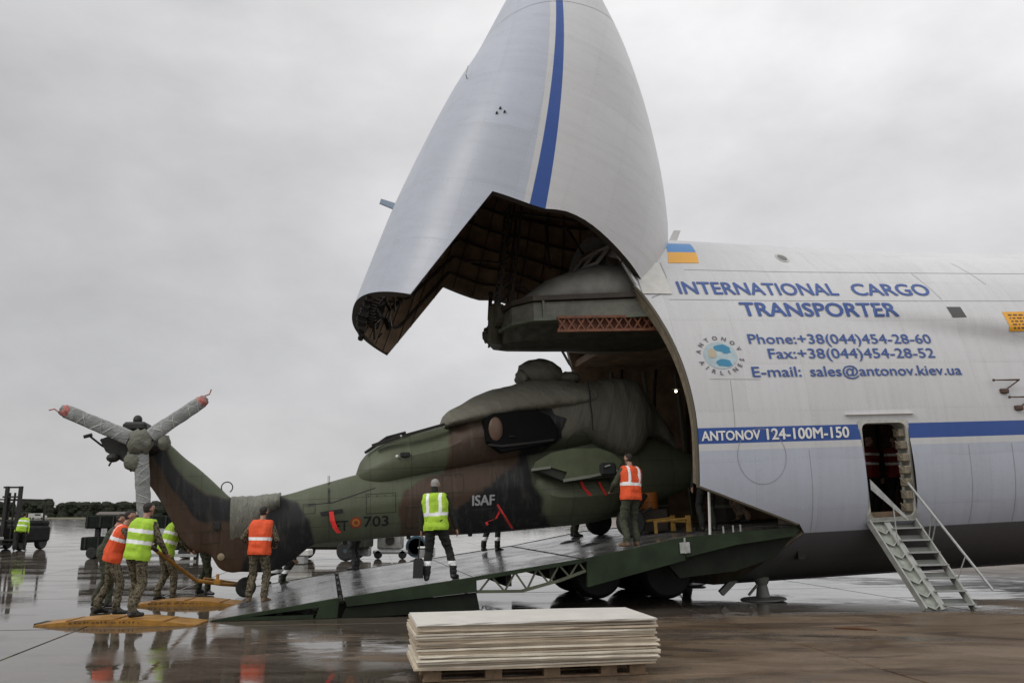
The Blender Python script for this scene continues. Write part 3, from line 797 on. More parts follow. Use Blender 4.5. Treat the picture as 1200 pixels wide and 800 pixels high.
def visor_pts(sh, ulimit=-8.18):
    P_ = []
    for i in range(NU_+1):
        f = (i/NU_); u0 = ulimit*(math.sin(f*math.pi/2)**1.15); row = []
        for j in range(NT_+1):
            # rows gather at the corners of the rim
            t = TT[j]; u = u0
            for it in range(4):
                v, w = v_sec(max(u, ulimit), t, sh)
                u = u0+(hermite(w, RIM_V[2:]) if w > 2.2 else interp(w, RIM_V))*max(0, 1+u0/3.0)
            row.append((u, -v, w))
        P_.append(row)
    return P_
vis_o = visor_pts(0); vis_i = visor_pts(.20, -7.6)
mb = MB(); mb.grid(vis_o); mb.grid([[(p[0], -p[1], p[2]) for p in r] for r in vis_o])
VIS = mb.build('nose_visor', M_VISOR, AC, smooth=True, weld=True, sharp=60); VIS.matrix_local = VR
mb = MB(); mb.grid(vis_i); mb.grid([[(p[0], -p[1], p[2]) for p in r] for r in vis_i])
mb.build('visor_lining', M_brownint, VIS, smooth=True, weld=True)
mb = MB()
for sg in (1, -1):
    mb.grid([[(p[0], p[1]*sg, p[2]) for p in vis_o[0]], [(p[0], p[1]*sg, p[2]) for p in vis_i[0]]])
mb.build('visor_rim', M_rib, VIS)
# ring frames and stringers inside the visor
for k in range(2, 26, 2):
    mb = MB(); row = vis_i[k]
    pts = [Vector((p[0], p[1]*.975, 3+(p[2]-3)*.975)) for p in row]; pts = pts+[Vector((p.x, -p.y, p.z)) for p in pts[::-1][1:-1]]
    mb.tube(pts, .045, 4, closed=True); mb.build('visor_frame', M_rib, VIS)
mb = MB()
for j in range(3, NT_, 3):
    for sg in (1, -1):
        mb.tube([(vis_i[i][j][0], vis_i[i][j][1]*.985*sg, 3+(vis_i[i][j][2]-3)*.985) for i in range(0, 30, 2)], .016, 4)
mb.build('stringers', M_rib, VIS)
# dark gear in the chin of the visor
mb = MB(); r4 = random.Random(11)
for k in range(30):
    v = r4.uniform(-2.1, 2.1); u = r4.uniform(1.5, 2.25); w = .62+.12*abs(v)+r4.uniform(0, .35)
    a = Vector((u, v, w)); b = a+Vector((r4.uniform(-.3, .3), r4.uniform(-.5, .5), r4.uniform(-.1, .25)))
    mb.tube([a, b], r4.uniform(.02, .05), 5)
for k in range(14):
    v = -1.9+k*.28; mb.cbox((1.4, v, .62), (2.15, v+.16, .75+.10*abs(v)), .03)
mb.build('chin_latch_gear', pm('oily_gear', (.03, .026, .02), .4, .5, var=.5, scale=14), VIS)
mb = MB()
for k in range(9):
    v = -1.9+k*.47; mb.cbox((2.36, v, .42+.06*abs(v)), (2.42+.03*(k % 3), v+.25, .66), .03)
mb.build('rim_latch', M_dark, VIS)
# nose-cap joint, small marks on the visor
def VSP(u, t, lift=0):
    v, w = v_sec(u, t); e = .004; v1, w1 = v_sec(u, t+e); d = Vector((0, -(v1-v), w1-w)).normalized()
    n = Vector((0, d.z, -d.y)); n = n if n.y < 0 else -n
    return (u, -v+n.y*lift, w+n.z*lift)
mb = MB(); A_ = [VSP(-4.75-.5*math.cos(math.pi*t/90), .06+.90*t/90, .004) for t in range(91)]; B_ = [VSP(-4.758-.5*math.cos(math.pi*t/90), .06+.90*t/90, .004) for t in range(91)]
mb.grid([A_, B_]); mb.build('radome_joint', pm('panel_gap', (.16, .16, .18), .6), VIS)
mb = MB()
for u, t in ((-1.55, .60), (-1.62, .615), (-1.5, .62), (-4.9, .56)):
    p = VSP(u, t, .012); mb.cbox((p[0]-.02, p[1]-.02, p[2]-.02), (p[0]+.025, p[1]+.02, p[2]+.015), .005)
mb.build('static_port', M_dark, VIS)
for u, t in ((-2.6, .80),):
    mb = MB(); p = Vector(VSP(u, t)); mb.tube([p, p+Vector((-.05, -.06, -.05)), p+Vector((-.25, -.07, -.06))], .012, 5); mb.build('pitot_probe', M_alu, VIS)
mb = MB(); mb.prism([(-.34, .52), (-.19, .52), (-.22, .12), (-.33, .12)], 'y', -.03, .03); mb.build('blade_antenna', pm('antenna_blue', (.30, .38, .46), .4), VIS)
# lifting struts and the hanging lattice between visor and cockpit
def strut(name, p, q, r, mat, parent=AC):
    b_ = MB(); p, q = Vector(p), Vector(q); m_ = p.lerp(q, .55)
    b_.tube([p, m_], r, 8); b_.tube([m_, q], r*.7, 8); b_.ball(tuple(p), r*1.5, 5); b_.ball(tuple(q), r*1.4, 5)
    return b_.build(name, mat, parent, smooth=True)
strut('lift_strut', (-.76, -2.62, 6.84), (-.02, -2.85, 5.21), .05, M_alu)
strut('lift_strut', (-1.38, 0, 5.50), (-.97, 0, 4.71), .03, M_alu)
strut('lift_strut', (-2.52, 2, 7.19), (-2.62, 2, 6.0), .05, M_rib)
mb = MB()
LA, LB = Vector((-2.22, .3, 8.83)), Vector((-2.64, .3, 6.05))
for dv in (-.28, .28):
    for du in (-.14, .14): mb.bar(LA+Vector((du, dv, 0)), LB+Vector((du, dv, 0)), .06, .06)
for k in range(11):
    a = LA.lerp(LB, k/11); b = LA.lerp(LB, (k+1)/11); s_ = .28 if k % 2 else -.28
    mb.bar(a+Vector((-.14, s_, 0)), b+Vector((-.14, -s_, 0)), .035, .035); mb.bar(a+Vector((-.14, -.28, 0)), a+Vector((-.14, .28, 0)), .035, .035)
    mb.bar(a+Vector((.14, -s_, 0)), b+Vector((-.14, -s_, 0)), .035, .035)
mb.build('lattice_mast', M_rib, AC)
for p, q in (((-2.2, .3, 8.75), (.5, -.6, 8.1)), ((-1.40, .5, 8.5), (-1.45, .2, 7.4)), ((-1.0, .2, 8.4), (-.7, 0, 7.7)), ((-2.45, .3, 7.2), (-1.9, .3, 6.8)), ((-2.5, .3, 7.5), (-3.1, 1.5, 7.9))):
    strut('brace', p, q, .035, M_rib)

# nose landing gear and jack
def wheel(c, axis, r, wd, parent, off=(0, 0, 0), hub=M_dark, name='wheel'):
    b_ = MB(); ax = Vector(axis).normalized(); h = wd/2
    b_.lathe([(r*.55, -h), (r*.85, -h), (r*.95, -h*.75), (r, -h*.4), (r, -h*.1), (r*.985, 0), (r, h*.1), (r, h*.4), (r*.95, h*.75), (r*.85, h), (r*.55, h)], c, ax, 32)
    o = b_.build(name, M_black, parent, smooth=True, off=off)
    b2 = MB(); b2.lathe([(.02, -h*1.05), (r*.2, -h*1.05), (r*.25, -h*.7), (r*.5, -h*.75), (r*.57, -h*.98), (r*.57, h*.98), (r*.5, h*.75), (r*.25, h*.7), (r*.2, h*1.05), (.02, h*1.05)], c, ax, 24)
    b2.build('rim', hub, o, smooth=True, off=off); return o
for k, (u, v) in enumerate(((.30, -1.15), (.30, -.55), (.30, .55), (.30, 1.15), (-1.1, -.85), (-1.1, .85))):
    gz = -(FO.z+FU.z*u)/FW.z
    wheel((u, v, gz+.56), (0, 1, 0), .56, .42, AC)
mb = MB(); mb.tube([(.3, -1.3, .55), (.3, 1.3, .55)], .09, 10); mb.tube([(.3, 0, .55), (1.6, 0, 1.1)], .13, 10); mb.tube([(-1.1, -.9, .6), (-1.1, .9, .6)], .07, 8); mb.tube([(-1.1, 0, .6), (.3, 0, .6)], .08, 8)
mb.build('nose_gear_axle', M_dark, AC, smooth=True)
for v in (-1.9, 1.9):
    mb = MB(); gz = -FU.z*2.06/FW.z
    mb.lathe([(.42, 0), (.46, .015), (.44, .04), (.14, .07), (.10, .30), (.13, .34), (.15, .40), (.15, .95)], (2.06, v, gz), (0, 0, 1), 20)
    mb.tube([(1.75, v, gz+.12), (2.06, v, gz+.4)], .03, 6)
    mb.bar((1.2, v+.1, gz+.18), (1.75, v+.1, gz+.62), .10, .12)
    mb.build('support_jack', pm('jack_paint', (.17, .18, .16), .45, var=.25), AC, smooth=True, sharp=30)

# loading ramp
RP = [(-8.36, .372), (-6.31, .60), (-4.04, .80), (-2.04, 1.0), (-.12, 1.27), (2.29, 1.37)]
def rw(u): return interp(u, RP)
M_deck = pm('wet_tread_plate', (.13, .13, .135), .17, 0, var=.35, scale=5, bump=.12, bscale=120, detail=8, spec=.9)
def deck_mat():
    M = bpy.data.materials.new('wet_tread_deck'); M.use_nodes = True; t = M.node_tree; b = t.nodes['Principled BSDF']; q = NT(t)
    c = q.n('ShaderNodeTexCoord').outputs['Object']; sp = q.n('ShaderNodeSeparateXYZ'); q.L.new(c, sp.inputs[0])
    scr = q.noise(q.scaled(c, .5, 7, 1), 2.2, 7, .7); blot = q.noise(c, 1.3, 6, .65); fine = q.noise(c, 26, 5, .7)
    col = q.mixc(q.step(blot, .5, .14), (.075, .074, .072), (.16, .16, .16))
    col = q.mixc(q.m('MULTIPLY', q.step(scr, .56, .06), .55), col, (.24, .235, .225))
    col = q.mixc(q.m('MULTIPLY', q.step(fine, .56, .1), .5), col, (.04, .038, .035))
    bar = q.m('LESS_THAN', q.m('FRACT', q.m('MULTIPLY', sp.outputs[0], 1/.28)), .10)
    col = q.mixc(q.m('MULTIPLY', bar, .45), col, (.05, .05, .05))
    q.L.new(col, b.inputs['Base Color']); b.inputs['Specular IOR Level'].default_value = .85
    q.L.new(q.m('ADD', .10, q.m('MULTIPLY', q.step(blot, .5, .12), .22)), b.inputs['Roughness'])
    bp = q.n('ShaderNodeBump'); bp.inputs['Strength'].default_value = .35; bp.inputs['Distance'].default_value = .012
    q.L.new(q.m('ADD', q.m('MULTIPLY', bar, .6), q.m('ADD', q.m('MULTIPLY', fine, .35), q.m('MULTIPLY', blot, .8))), bp.inputs['Height']); q.L.new(bp.outputs[0], b.inputs['Normal'])
    return M
M_deck = deck_mat()
ramp = empty('loading_ramp', Matrix.Identity(4), None, None); ramp.parent = AC; ramp.matrix_world = AM
def deck(u0, u1, v0, v1, th=.05):
    b_ = MB(); e = .010
    a, b = u0+e, u1-e
    b_.hexa([(a, v0+e, rw(a)-th), (b, v0+e, rw(b)-th), (b, v1-e, rw(b)-th), (a, v1-e, rw(a)-th), (a, v0+e, rw(a)), (b, v0+e, rw(b)), (b, v1-e, rw(b)), (a, v1-e, rw(a))])
    b_.build('deck_panel', M_deck, ramp)
for a, b in ((-8.36, -6.34), (-6.27, -4.04), (-4.04, -2.06), (-2.0, -.12), (-.12, 2.29)):
    for k in range(4):
        deck(a, b, -3.2+1.6*k, -1.6+1.6*k)
M_under = pm('near_black_green', (.011, .014, .009), .7, var=.4, spec=.2)  # darker green than the side beams, for the lower ramp steel
mb = MB(); mb.box((-6.40, -3.1, .30), (-6.20, 3.1, .50)); mb.build('gap_filler', M_under, ramp)  # dark filler added to block the bright sky reflection in the toe gap
mb = MB(); mb.box((-6.42, -3.12, .275), (-6.18, -2.6, .30)); mb.build('gap_filler_foot', M_under, ramp)  # added foot taking the dark filler down to the ground
def side_beam(name, pts, v0, v1, mat=M_green, parent=None):
    b_ = MB(); b_.prism(pts, 'y', v0, v1); return b_.build(name, mat, parent or ramp)
for s_ in (-1, 1):
    v0, v1 = (-3.26, -3.14) if s_ < 0 else (3.14, 3.26)
    G = lambda u: -FU.z*u/FW.z+.008
    side_beam('toe_side', [(-8.38, .378), (-6.33, .606), (-6.33, .50), (-8.2, G(-8.2)+.005), (-8.38, G(-8.38))], v0, v1)
    side_beam('toe_foot', [(-6.62, .57), (-6.33, .60), (-6.36, G(-6.36)), (-6.72, G(-6.7))], v0+.002, v1-.002)
    side_beam('toe_foot', [(-8.2, G(-8.2)), (-6.75, G(-6.7)), (-6.75, G(-6.75)+.06), (-8.1, G(-8.1)+.05)], v0+.004, v1-.004)
    side_beam('side_beam', [(-6.25, .607), (-4.0, .808), (-4.0, .56), (-6.2, .46)], v0, v1)
    side_beam('lower_beam', [(-6.22, .44), (-4.0, .54), (-3.95, .25), (-6.3, .27)], v0+.05, v1-.05 if s_ > 0 else v1+.05, M_under)
    side_beam('side_beam', [(-2.0, 1.010), (-.12, 1.28), (-.12, .88), (-2.0, .52)], v0, v1)
    side_beam('side_beam', [(-.10, 1.283), (2.33, 1.385), (2.1, 1.20), (.9, 1.10), (-.10, .93)], v0, v1)
    side_beam('lower_beam', [(-.10, .95), (.9, 1.12), (2.30, 1.34), (1.75, .82), (.9, .62), (-.2, .56), (-.4, .80)], v0+.14, v1+.14 if s_ < 0 else v1-.1, M_under)
    side_beam('edge_rail', [(-4.0, .812), (-2.02, 1.012), (-2.02, .95), (-4.0, .75)], v0, v1)
    # truss
    b_ = MB(); vm = (v0+v1)/2
    low = lambda u: interp(u, [(-4.0, .56), (-3.2, .52), (-2.5, .66), (-2.02, .80)])
    for p, q in zip((-4.0, -3.6, -3.2, -2.8, -2.5, -2.25), (-3.6, -3.2, -2.8, -2.5, -2.25, -2.02)): b_.bar((p, vm, low(p)), (q, vm, low(q)), .09, .045)
    us = [-3.95, -3.73, -3.5, -3.3, -3.1, -2.9, -2.7, -2.5, -2.32, -2.14, -2.03]
    for k in range(len(us)-1):
        a, b = us[k], us[k+1]
        if k % 2 == 0: b_.bar((a, vm, low(a)), (b, vm, rw(b)-.03), .035, .03)
        else: b_.bar((a, vm, rw(a)-.03), (b, vm, low(b)), .035, .03)
    b_.build('truss', pm('truss_green', (.085, .10, .06), .5, var=.25), ramp)
for u in (-7.3, -5.8, -5.0, -3.4, -2.6, -1.4, -.7, .4, 1.3):
    b_ = MB(); b_.box((u-.05, -3.1, rw(u)-.26 if u > -7 else rw(u)-.12), (u+.05, 3.1, rw(u)-.06)); b_.build('cross_beam', M_dark, ramp)
for v in (-3.0, -1.5, 0, 1.5, 3.0):
    mb = MB(); mb.tube([(-6.305, v-.3, .585), (-6.305, v+.3, .585)], .025, 8); mb.build('toe_hinge', M_dark, ramp)
    mb = MB(); mb.tube([(-2.03, v-.3, .985), (-2.03, v+.3, .985)], .022, 8); mb.build('ramp_hinge', M_dark, ramp)
mb = MB(); mb.cbox((-.22, -3.29, 1.0), (-.02, -3.262, 1.2), .01); mb.tube([(-.12, -3.28, 1.28), (-.12, -3.28, 1.0)], .02, 6)
for u in (.75, .95, 1.1): mb.tube([(u, -3.1, rw(u)), (u, -3.1, rw(u)+.14)], .018, 6)
mb.build('ramp_latch', M_alu, ramp)
mb = MB(); mb.tube([(.52, -3.0, 1.30), (.55, -3.05, 2.10)], .025, 8); mb.build('ramp_stay', M_white, ramp)
mb = MB(); mb.box((2.30, -3.0, .75), (2.45, 3.0, 1.10)); mb.build('ramp_root', M_dark, ramp)

# airstair
stair = empty('airstair', Matrix.Identity(4), None, None); stair.parent = AC; stair.matrix_world = AM
iA = AM.inverted()
TL = Vector(SP(3.62, 1.40)); TR = Vector(SP(4.62, 1.38)); BL = iA @ Vector((7.36, 15.84, .03)); BR = iA @ Vector((8.28, 15.92, .03))
TL.y -= .05; TR.y -= .05
up = Vector((0, 0, 1))
M_st = pm('airstair_paint', (.30, .305, .285), .45, .2, var=.2, scale=7)
nrm = (BR-TL).cross(BL-TR).normalized(); nrm = nrm if nrm.z > 0 else -nrm
CT = TL.lerp(TR, .36); CB = BL.lerp(BR, .38)
for nm, a, b, w_, h_ in (('stringer', TL, BL, .035, .13), ('stringer', CT, CB, .12, .05), ('stringer', TR, BR, .035, .15)):
    mb = MB(); mb.bar(a, b, w_, h_, up=nrm); mb.build(nm, M_st, stair)
for k in range(7):
    t = (k+.6)/7; a, b = CT.lerp(CB, t), TR.lerp(BR, t); d = (BL-TL).normalized()
    fo = Vector((d.x, d.y, 0)).normalized()*.11
    mb = MB(); mb.hexa([tuple(x) for x in (a-fo-up*.015, b-fo-up*.015, b+fo-up*.015, a+fo-up*.015, a-fo+up*.01, b-fo+up*.01, b+fo+up*.01, a+fo+up*.01)])
    mb.build('step', pm('step_tread', (.36, .37, .36), .4, .4, var=.15), stair)
    t2 = (k+.1)/7; a2, b2 = CT.lerp(CB, t2), TR.lerp(BR, t2)
    mb = MB(); mb.hexa([tuple(x) for x in (a2-nrm*.05, b2-nrm*.05, b-nrm*.05, a-nrm*.05, a2-nrm*.06, b2-nrm*.06, b-nrm*.06, a-nrm*.06)])
    mb.build('riser', pm('step_riser', (.10, .105, .095), .6, var=.3), stair)
    a, b = TL.lerp(BL, t), CT.lerp(CB, t); c_ = TL.lerp(BL, min(1, t+.07)).lerp(CT.lerp(CB, min(1, t+.07)), .5)
    mb = MB(); mb.bar(a, c_, .02, .05, up=nrm); mb.bar(c_, b, .02, .05, up=nrm); mb.build('bracket', M_st, stair)
mb = MB(); q4 = [TL-nrm*.03, CT-nrm*.03, CB-nrm*.03, BL-nrm*.03]
mb.hexa([tuple(x) for x in q4]+[tuple(x-nrm*.015) for x in q4]); mb.build('side_panel', pm('side_panel_paint', (.24, .26, .22), .5, var=.3, scale=9), stair)
mb = MB(); mb.cbox(tuple(TL+Vector((0, -.05, -.02))), tuple(TR+Vector((0, .30, .02))), .01); mb.build('sill_plate', M_st, stair)
def at_px(X, Y, Z): return iA @ Vector((X, Y, Z))
H0 = Vector(SP(4.50, 2.10)); H0.y += .05; H1 = iA @ Vector((8.55, 15.75, .38))
for i, (a, b) in enumerate(((H0, H1),)):
    mb = MB(); mb.tube([a, a.lerp(b, .5), b], .024, 8); mb.build('handrail', M_alu, stair, smooth=True)
for t, s_ in ((.30, .25), (.36, .30), (.70, .72)):
    mb = MB(); mb.tube([H0.lerp(H1, t), TR.lerp(BR, s_)+Vector((.02, 0, .05))], .013, 6); mb.build('rail_post', M_alu, stair)
G0 = Vector(SP(3.66, 2.12)); G0.y += .02; G1 = Vector((4.18, G0.y-.28, 1.42))
mb = MB(); mb.hexa([tuple(x) for x in (G0-up*.12, G0+Vector((.01, .03, -.12)), G0+Vector((.01, .03, .08)), G0+up*.08, G1-up*.03, G1+Vector((.01, .03, -.03)), G1+Vector((.01, .03, .03)), G1+up*.03)])
mb.tube([G0.lerp(G1, .6), G0.lerp(G1, .6)-up*.75], .012, 6); mb.build('stay_arm', M_alu, stair)

# lamps and equipment inside the hold
for p in ((2.0, 1.5, 4.62), (1.55, 1.5, 3.65), (1.67, 1.5, 3.12), (5.5, -1.6, 4.9)):
    mb = MB(); mb.ball(p, .032, 6); o = mb.build('hold_lamp', M_lamp, AC, smooth=True)
    b2 = MB(); b2.box((p[0]-.1, p[1]-.1, p[2]+.05), (p[0]+.1, p[1]+.1, p[2]+.09)); b2.build('lamp_bracket', M_rib, o)
mb = MB()
for k in range(4):
    v = 2.6; u = 1.0+k*.9; mb.tube([(u, 2.9, 1.5), (u-.25, 2.7, 5.3)], .06, 6)
mb.build('cargo_webbing', M_podg, AC)

# ------------------------------------------------------------------ helicopter being loaded
HO = (-4.0, 0, .80)
HELI = empty('helicopter', AM @ Matrix.Translation(HO), 'camouflaged attack helicopter on the ramp, rotor blades off and tarpaulins over its cockpit', 'helicopter')
GRN, BRN, BLK = (.108, .126, .076), (.084, .052, .034), (.014, .015, .018)
GRL = (.085, .10, .058)
def inpoly(x, y, P_):
    c = False; j = len(P_)-1
    for i in range(len(P_)):
        if (P_[i][1] > y) != (P_[j][1] > y) and x < (P_[j][0]-P_[i][0])*(y-P_[i][1])/(P_[j][1]-P_[i][1])+P_[i][0]: c = not c
        j = i
    return c
CAMO = [
 ([(-10.6, 4.1), (-9.62, 3.9), (-9.62, 3.46), (-9.55, 3.1), (-9.25, 2.76), (-8.85, 2.42), (-8.5, 2.38), (-8.2, 2.5), (-8.2, 1.9), (-8.92, 1.93), (-9.13, 2.13), (-9.48, 2.55), (-9.76, 3.0), (-9.94, 3.31), (-10.4, 2.9), (-11.2, 3.4)], BLK),
 ([(-9.62, 3.9), (-9.62, 3.46), (-9.5, 3.05), (-9.25, 2.76), (-8.85, 2.45), (-8.5, 2.38), (-8.25, 2.6), (-9, 3.4)], GRN),
 ([(-7.95, 2.6), (-7.07, 2.25), (-6.87, 1.87), (-6.79, 1.3), (-6.9, .7), (-8.3, .7), (-8.19, .93), (-7.88, 1.67)], BLK),
 ([(-5.06, 1.0), (-5.09, 1.96), (-4.96, 2.38), (-4.69, 2.55), (-4.12, 2.75), (-3.95, 3.9), (-3.3, 4.3), (-2.5, 4.3), (-2.52, 2.91), (-3.46, 2.24), (-4.0, 1.91), (-3.57, 1.0)], BRN),
 ([(-3.3, 4.4), (-3.35, 3.3), (-2.9, 2.75), (-3.46, 2.24), (-4.0, 1.91), (-3.6, 1.0), (-1.3, 1.0), (-1.80, 1.5), (-2.05, 1.82), (-2.31, 2.45), (-2.35, 3.0), (-1.2, 3.5), (-1.2, 4.4)], BLK),
 ([(-2.35, 3.0), (-2.05, 1.82), (-1.6, .9), (5, .9), (5, 5), (-1.2, 5), (-1.2, 3.5)], GRN),
]
def inpoly_np(x, y, P_):
    c = np.zeros(len(x), bool); j = len(P_)-1
    for i in range(len(P_)):
        (xi, yi), (xj, yj) = P_[i], P_[j]
        if yi != yj: c ^= ((yi > y) != (yj > y)) & (x < (xj-xi)*(y-yi)/(yj-yi)+xi)
        j = i
    return c
def paint(o, off=(0, 0, 0), regs=CAMO):
    me = o.data; at = me.color_attributes.new('paint', 'FLOAT_COLOR', 'POINT'); n = len(me.vertices)
    co = np.zeros(n*3); me.vertices.foreach_get('co', co); co = co.reshape(-1, 3)+np.array(off)
    ns = np.array([(noise.noise(Vector((p[0]*2.2, p[2]*2.2, p[1]*1.5))), noise.noise(Vector((p[0]*2.2+9, p[2]*2.2, p[1]*1.5)))) for p in co])
    u, w = co[:, 0]+.07*ns[:, 0], co[:, 2]+.07*ns[:, 1]; d = np.zeros((n, 4), dtype=np.float32); K = [(0, 0)]+[(.022*math.cos(a), .022*math.sin(a)) for a in np.arange(0, 6.2, 1.047)]
    for du, dw in K:
        c = np.where((u+du < -7.9)[:, None], np.array(BRN)[None], np.array(GRN)[None]); done = np.zeros(n, bool)
        for P_, k in regs:
            i_ = inpoly_np(u+du, w+dw, P_) & ~done; c[i_] = k; done |= i_
        d[:, :3] += c/len(K)
    at.data.foreach_set('color', d.ravel())
M_hel = vc_mat('camouflage_paint')
def hsec(u, st):
    ks = [hermite(u, [(s_[0], s_[i]) for s_ in st]) for i in range(1, len(st[0]))]
    return ks
def hloft(name, st, du, n=44, disp=0, mat=M_hel, parent=HELI, off=HO, do_paint=True, e=2.4, wrinkle=None, **kw):
    """st: (u, wb, wt, b_low, b_mid, b_high): half-widths low/mid/high"""
    u0, u1 = st[0][0], st[-1][0]; k = max(2, int((u1-u0)/du)); P_ = []
    for i in range(k+1):
        u = u0+(u1-u0)*i/k; wb, wt, bl, bm_, bh = hsec(u, st); row = []
        for j in range(n):
            t = 2*math.pi*j/n; s_, c_ = math.sin(t), math.cos(t)
            z = math.copysign(abs(s_)**(2/e), s_); x = math.copysign(abs(c_)**(2/e), c_)
            b_ = bm_+(bh-bm_)*max(0, z)+(bl-bm_)*max(0, -z)
            p = Vector((u, x*b_, (wb+wt)/2+z*(wt-wb)/2))
            if wrinkle: p = wrinkle(p, t)
            row.append(tuple(p))
        P_.append(row)
    b_ = MB(); b_.grid(P_, closed=True); b_.add(P_[0], [tuple(range(n))]); b_.add(P_[-1], [tuple(range(n))])
    o = b_.build(name, mat, parent, smooth=True, weld=True, off=off, **kw)
    if do_paint: paint(o, off)
    return o
BODY = [(-10.62, 3.30, 3.66, .05, .06, .05), (-10.4, 3.10, 3.86, .09, .12, .09), (-9.9, 2.60, 3.74, .10, .15, .12), (-9.3, 1.58, 3.20, .10, .18, .18), (-9.08, 1.37, 3.02, .10, .19, .20), (-8.80, 1.29, 2.76, .10, .20, .24),
        (-8.62, 1.03, 2.58, .09, .20, .26), (-8.4, .93, 2.38, .09, .22, .30), (-8.2, .93, 2.34, .10, .24, .31), (-7.77, .90, 2.34, .12, .28, .33), (-7.5, .94, 2.38, .14, .30, .34), (-7.17, 1.12, 2.45, .20, .36, .36), (-6.8, 1.37, 2.55, .32, .42, .38),
        (-5.9, 1.42, 2.77, .36, .48, .42), (-5.0, 1.46, 2.92, .38, .54, .48), (-4.0, 1.44, 3.1, .42, .60, .55), (-3.0, 1.45, 3.3, .46, .66, .6), (-2.0, 1.49, 3.4, .48, .68, .6), (-1.0, 1.54, 3.6, .48, .66, .55),
        (-.3, 1.66, 3.7, .45, .6, .45), (.3, 1.82, 3.5, .40, .52, .38), (.9, 2.02, 3.25, .32, .42, .3), (1.5, 2.25, 3.0, .2, .28, .2), (1.8, 2.45, 2.8, .06, .08, .06)]
body = hloft('airframe', BODY, .028, 96)
# engine cowling stands proud of the fuselage
COWL = [(-5.93, 2.62, 2.78, .06, .08, .05), (-5.84, 2.54, 3.02, .28, .30, .16), (-5.6, 2.48, 3.28, .44, .46, .22), (-5.3, 2.5, 3.47, .55, .58, .28), (-4.7, 2.62, 3.60, .64, .68, .34), (-4.05, 2.72, 3.76, .72, .78, .42),
        (-3.5, 2.78, 4.15, .78, .88, .60), (-2.9, 2.86, 4.38, .80, .94, .66), (-2.0, 3.0, 4.46, .80, .94, .66), (-1.2, 3.1, 4.42, .76, .88, .6), (-.6, 3.2, 4.3, .6, .7, .5)]
hloft('engine_cowling', COWL, .028, 84, e=2.7)
mb = MB()
mb.bar((-5.0, -.55, 3.50), (-4.12, -.60, 3.72), .14, .05); mb.bar((-5.6, -.36, 3.33), (-5.05, -.52, 3.50), .12, .06); mb.tube([(-5.75, -.2, 3.2), (-5.3, -.3, 3.50), (-4.9, -.25, 3.60)], .03, 6)
mb.build('cowling_latch_rail', M_dark, HELI, off=HO)
mb = MB(); mb.cbox((-5.06, -.70, 3.06), (-4.86, -.64, 3.16), .02); mb.build('side_scoop', M_black, HELI, off=HO)
mb = MB(); mb.ball((-5.12, -.66, 3.08), .035, 6); mb.build('side_lamp', M_lwhite, HELI, smooth=True, off=HO)
# exhaust: near-black box standing proud of the cowling, brown shield dome
mb = MB()
P_ = []
for k, (v, s_) in enumerate(((-.84, 1.0), (-.98, .985), (-1.03, .94))):
    pts = [(-3.37, 3.74), (-3.16, 3.90), (-2.2, 3.93), (-1.93, 3.82), (-1.76, 3.52), (-1.80, 3.26), (-2.3, 3.17), (-3.02, 3.06), (-3.32, 3.3)]
    cu, cw = -2.55, 3.5
    P_.append([(cu+(u-cu)*s_, v, cw+(w-cw)*s_) for u, w in pts])
mb.grid(P_, closed=True); mb.add(P_[-1], [tuple(range(9))])
ex = mb.build('exhaust_housing', pm('dull_black_metal', (.006, .006, .007), .75, var=.3, spec=.12), HELI, off=HO)
mb = MB(); mb.ball((-3.12, -1.0, 3.56), (.16, .09, .26), 10); mb.build('exhaust_plug', pm('brown_exhaust_plug', (.14, .085, .055), .5, var=.2), ex, smooth=True, off=HO)
mb = MB(); mb.tube([(-3.28, -1.0, 3.24), (-3.0, -1.04, 3.20), (-2.5, -1.04, 3.24), (-1.9, -1.03, 3.30)], .03, 6); mb.cbox((-2.85, -1.06, 3.38), (-2.72, -1.03, 3.41), .01)
mb.build('exhaust_lip', M_dark, ex, off=HO)
# tarpaulins
M_tarp = tarp_mat('grey_green_tarpaulin', (.20, .195, .155), (2.0, 1, .35), 2.4, tilt=38)
M_tarp2 = tarp_mat('dark_green_tarpaulin', (.17, .166, .13), (1.7, 1, .25), 2.2, tilt=-16)
def wr(amp, fr, st, tl=0, fold=0):
    def f(p, t):
        k = noise.noise(Vector((p.x*fr*st[0], p.y*fr*st[1], p.z*fr*st[2])))+.5*noise.noise(Vector((p.x*fr*st[0]*2.3+5, p.y*fr*st[1]*2.3, p.z*fr*st[2]*2.3)))
        a_, b_ = p.x*math.cos(R(tl))+p.z*math.sin(R(tl)), -p.x*math.sin(R(tl))+p.z*math.cos(R(tl))
        rg = 1-2.2*abs(noise.noise(Vector((a_*3.1+.6*noise.noise(Vector((p.x*2, p.y, p.z*2))), b_*.55, p.y*.8))))+.4*(1-2*abs(noise.noise(Vector((a_*7.3, b_*1.1+4, p.y)))))
        return p+Vector((0, math.cos(t), math.sin(t)))*(amp*k+fold*rg)
    return f
hloft('engine_cover', [(-4.10, 3.68, 3.80, .50, .50, .3), (-4.04, 3.68, 3.97, .80, .72, .42), (-3.72, 3.72, 4.14, .97, .86, .55), (-3.3, 3.78, 4.37, 1.05, .95, .6), (-2.6, 3.88, 4.57, 1.08, .98, .62), (-1.85, 3.97, 4.66, 1.08, .98, .62), (-1.15, 4.05, 4.60, 1.04, .96, .62), (-.85, 4.1, 4.50, .9, .9, .7)],
      .03, 72, mat=M_tarp, do_paint=False, e=4.5, wrinkle=wr(.022, 1.3, (1.1, 1, 1), -38, .018))
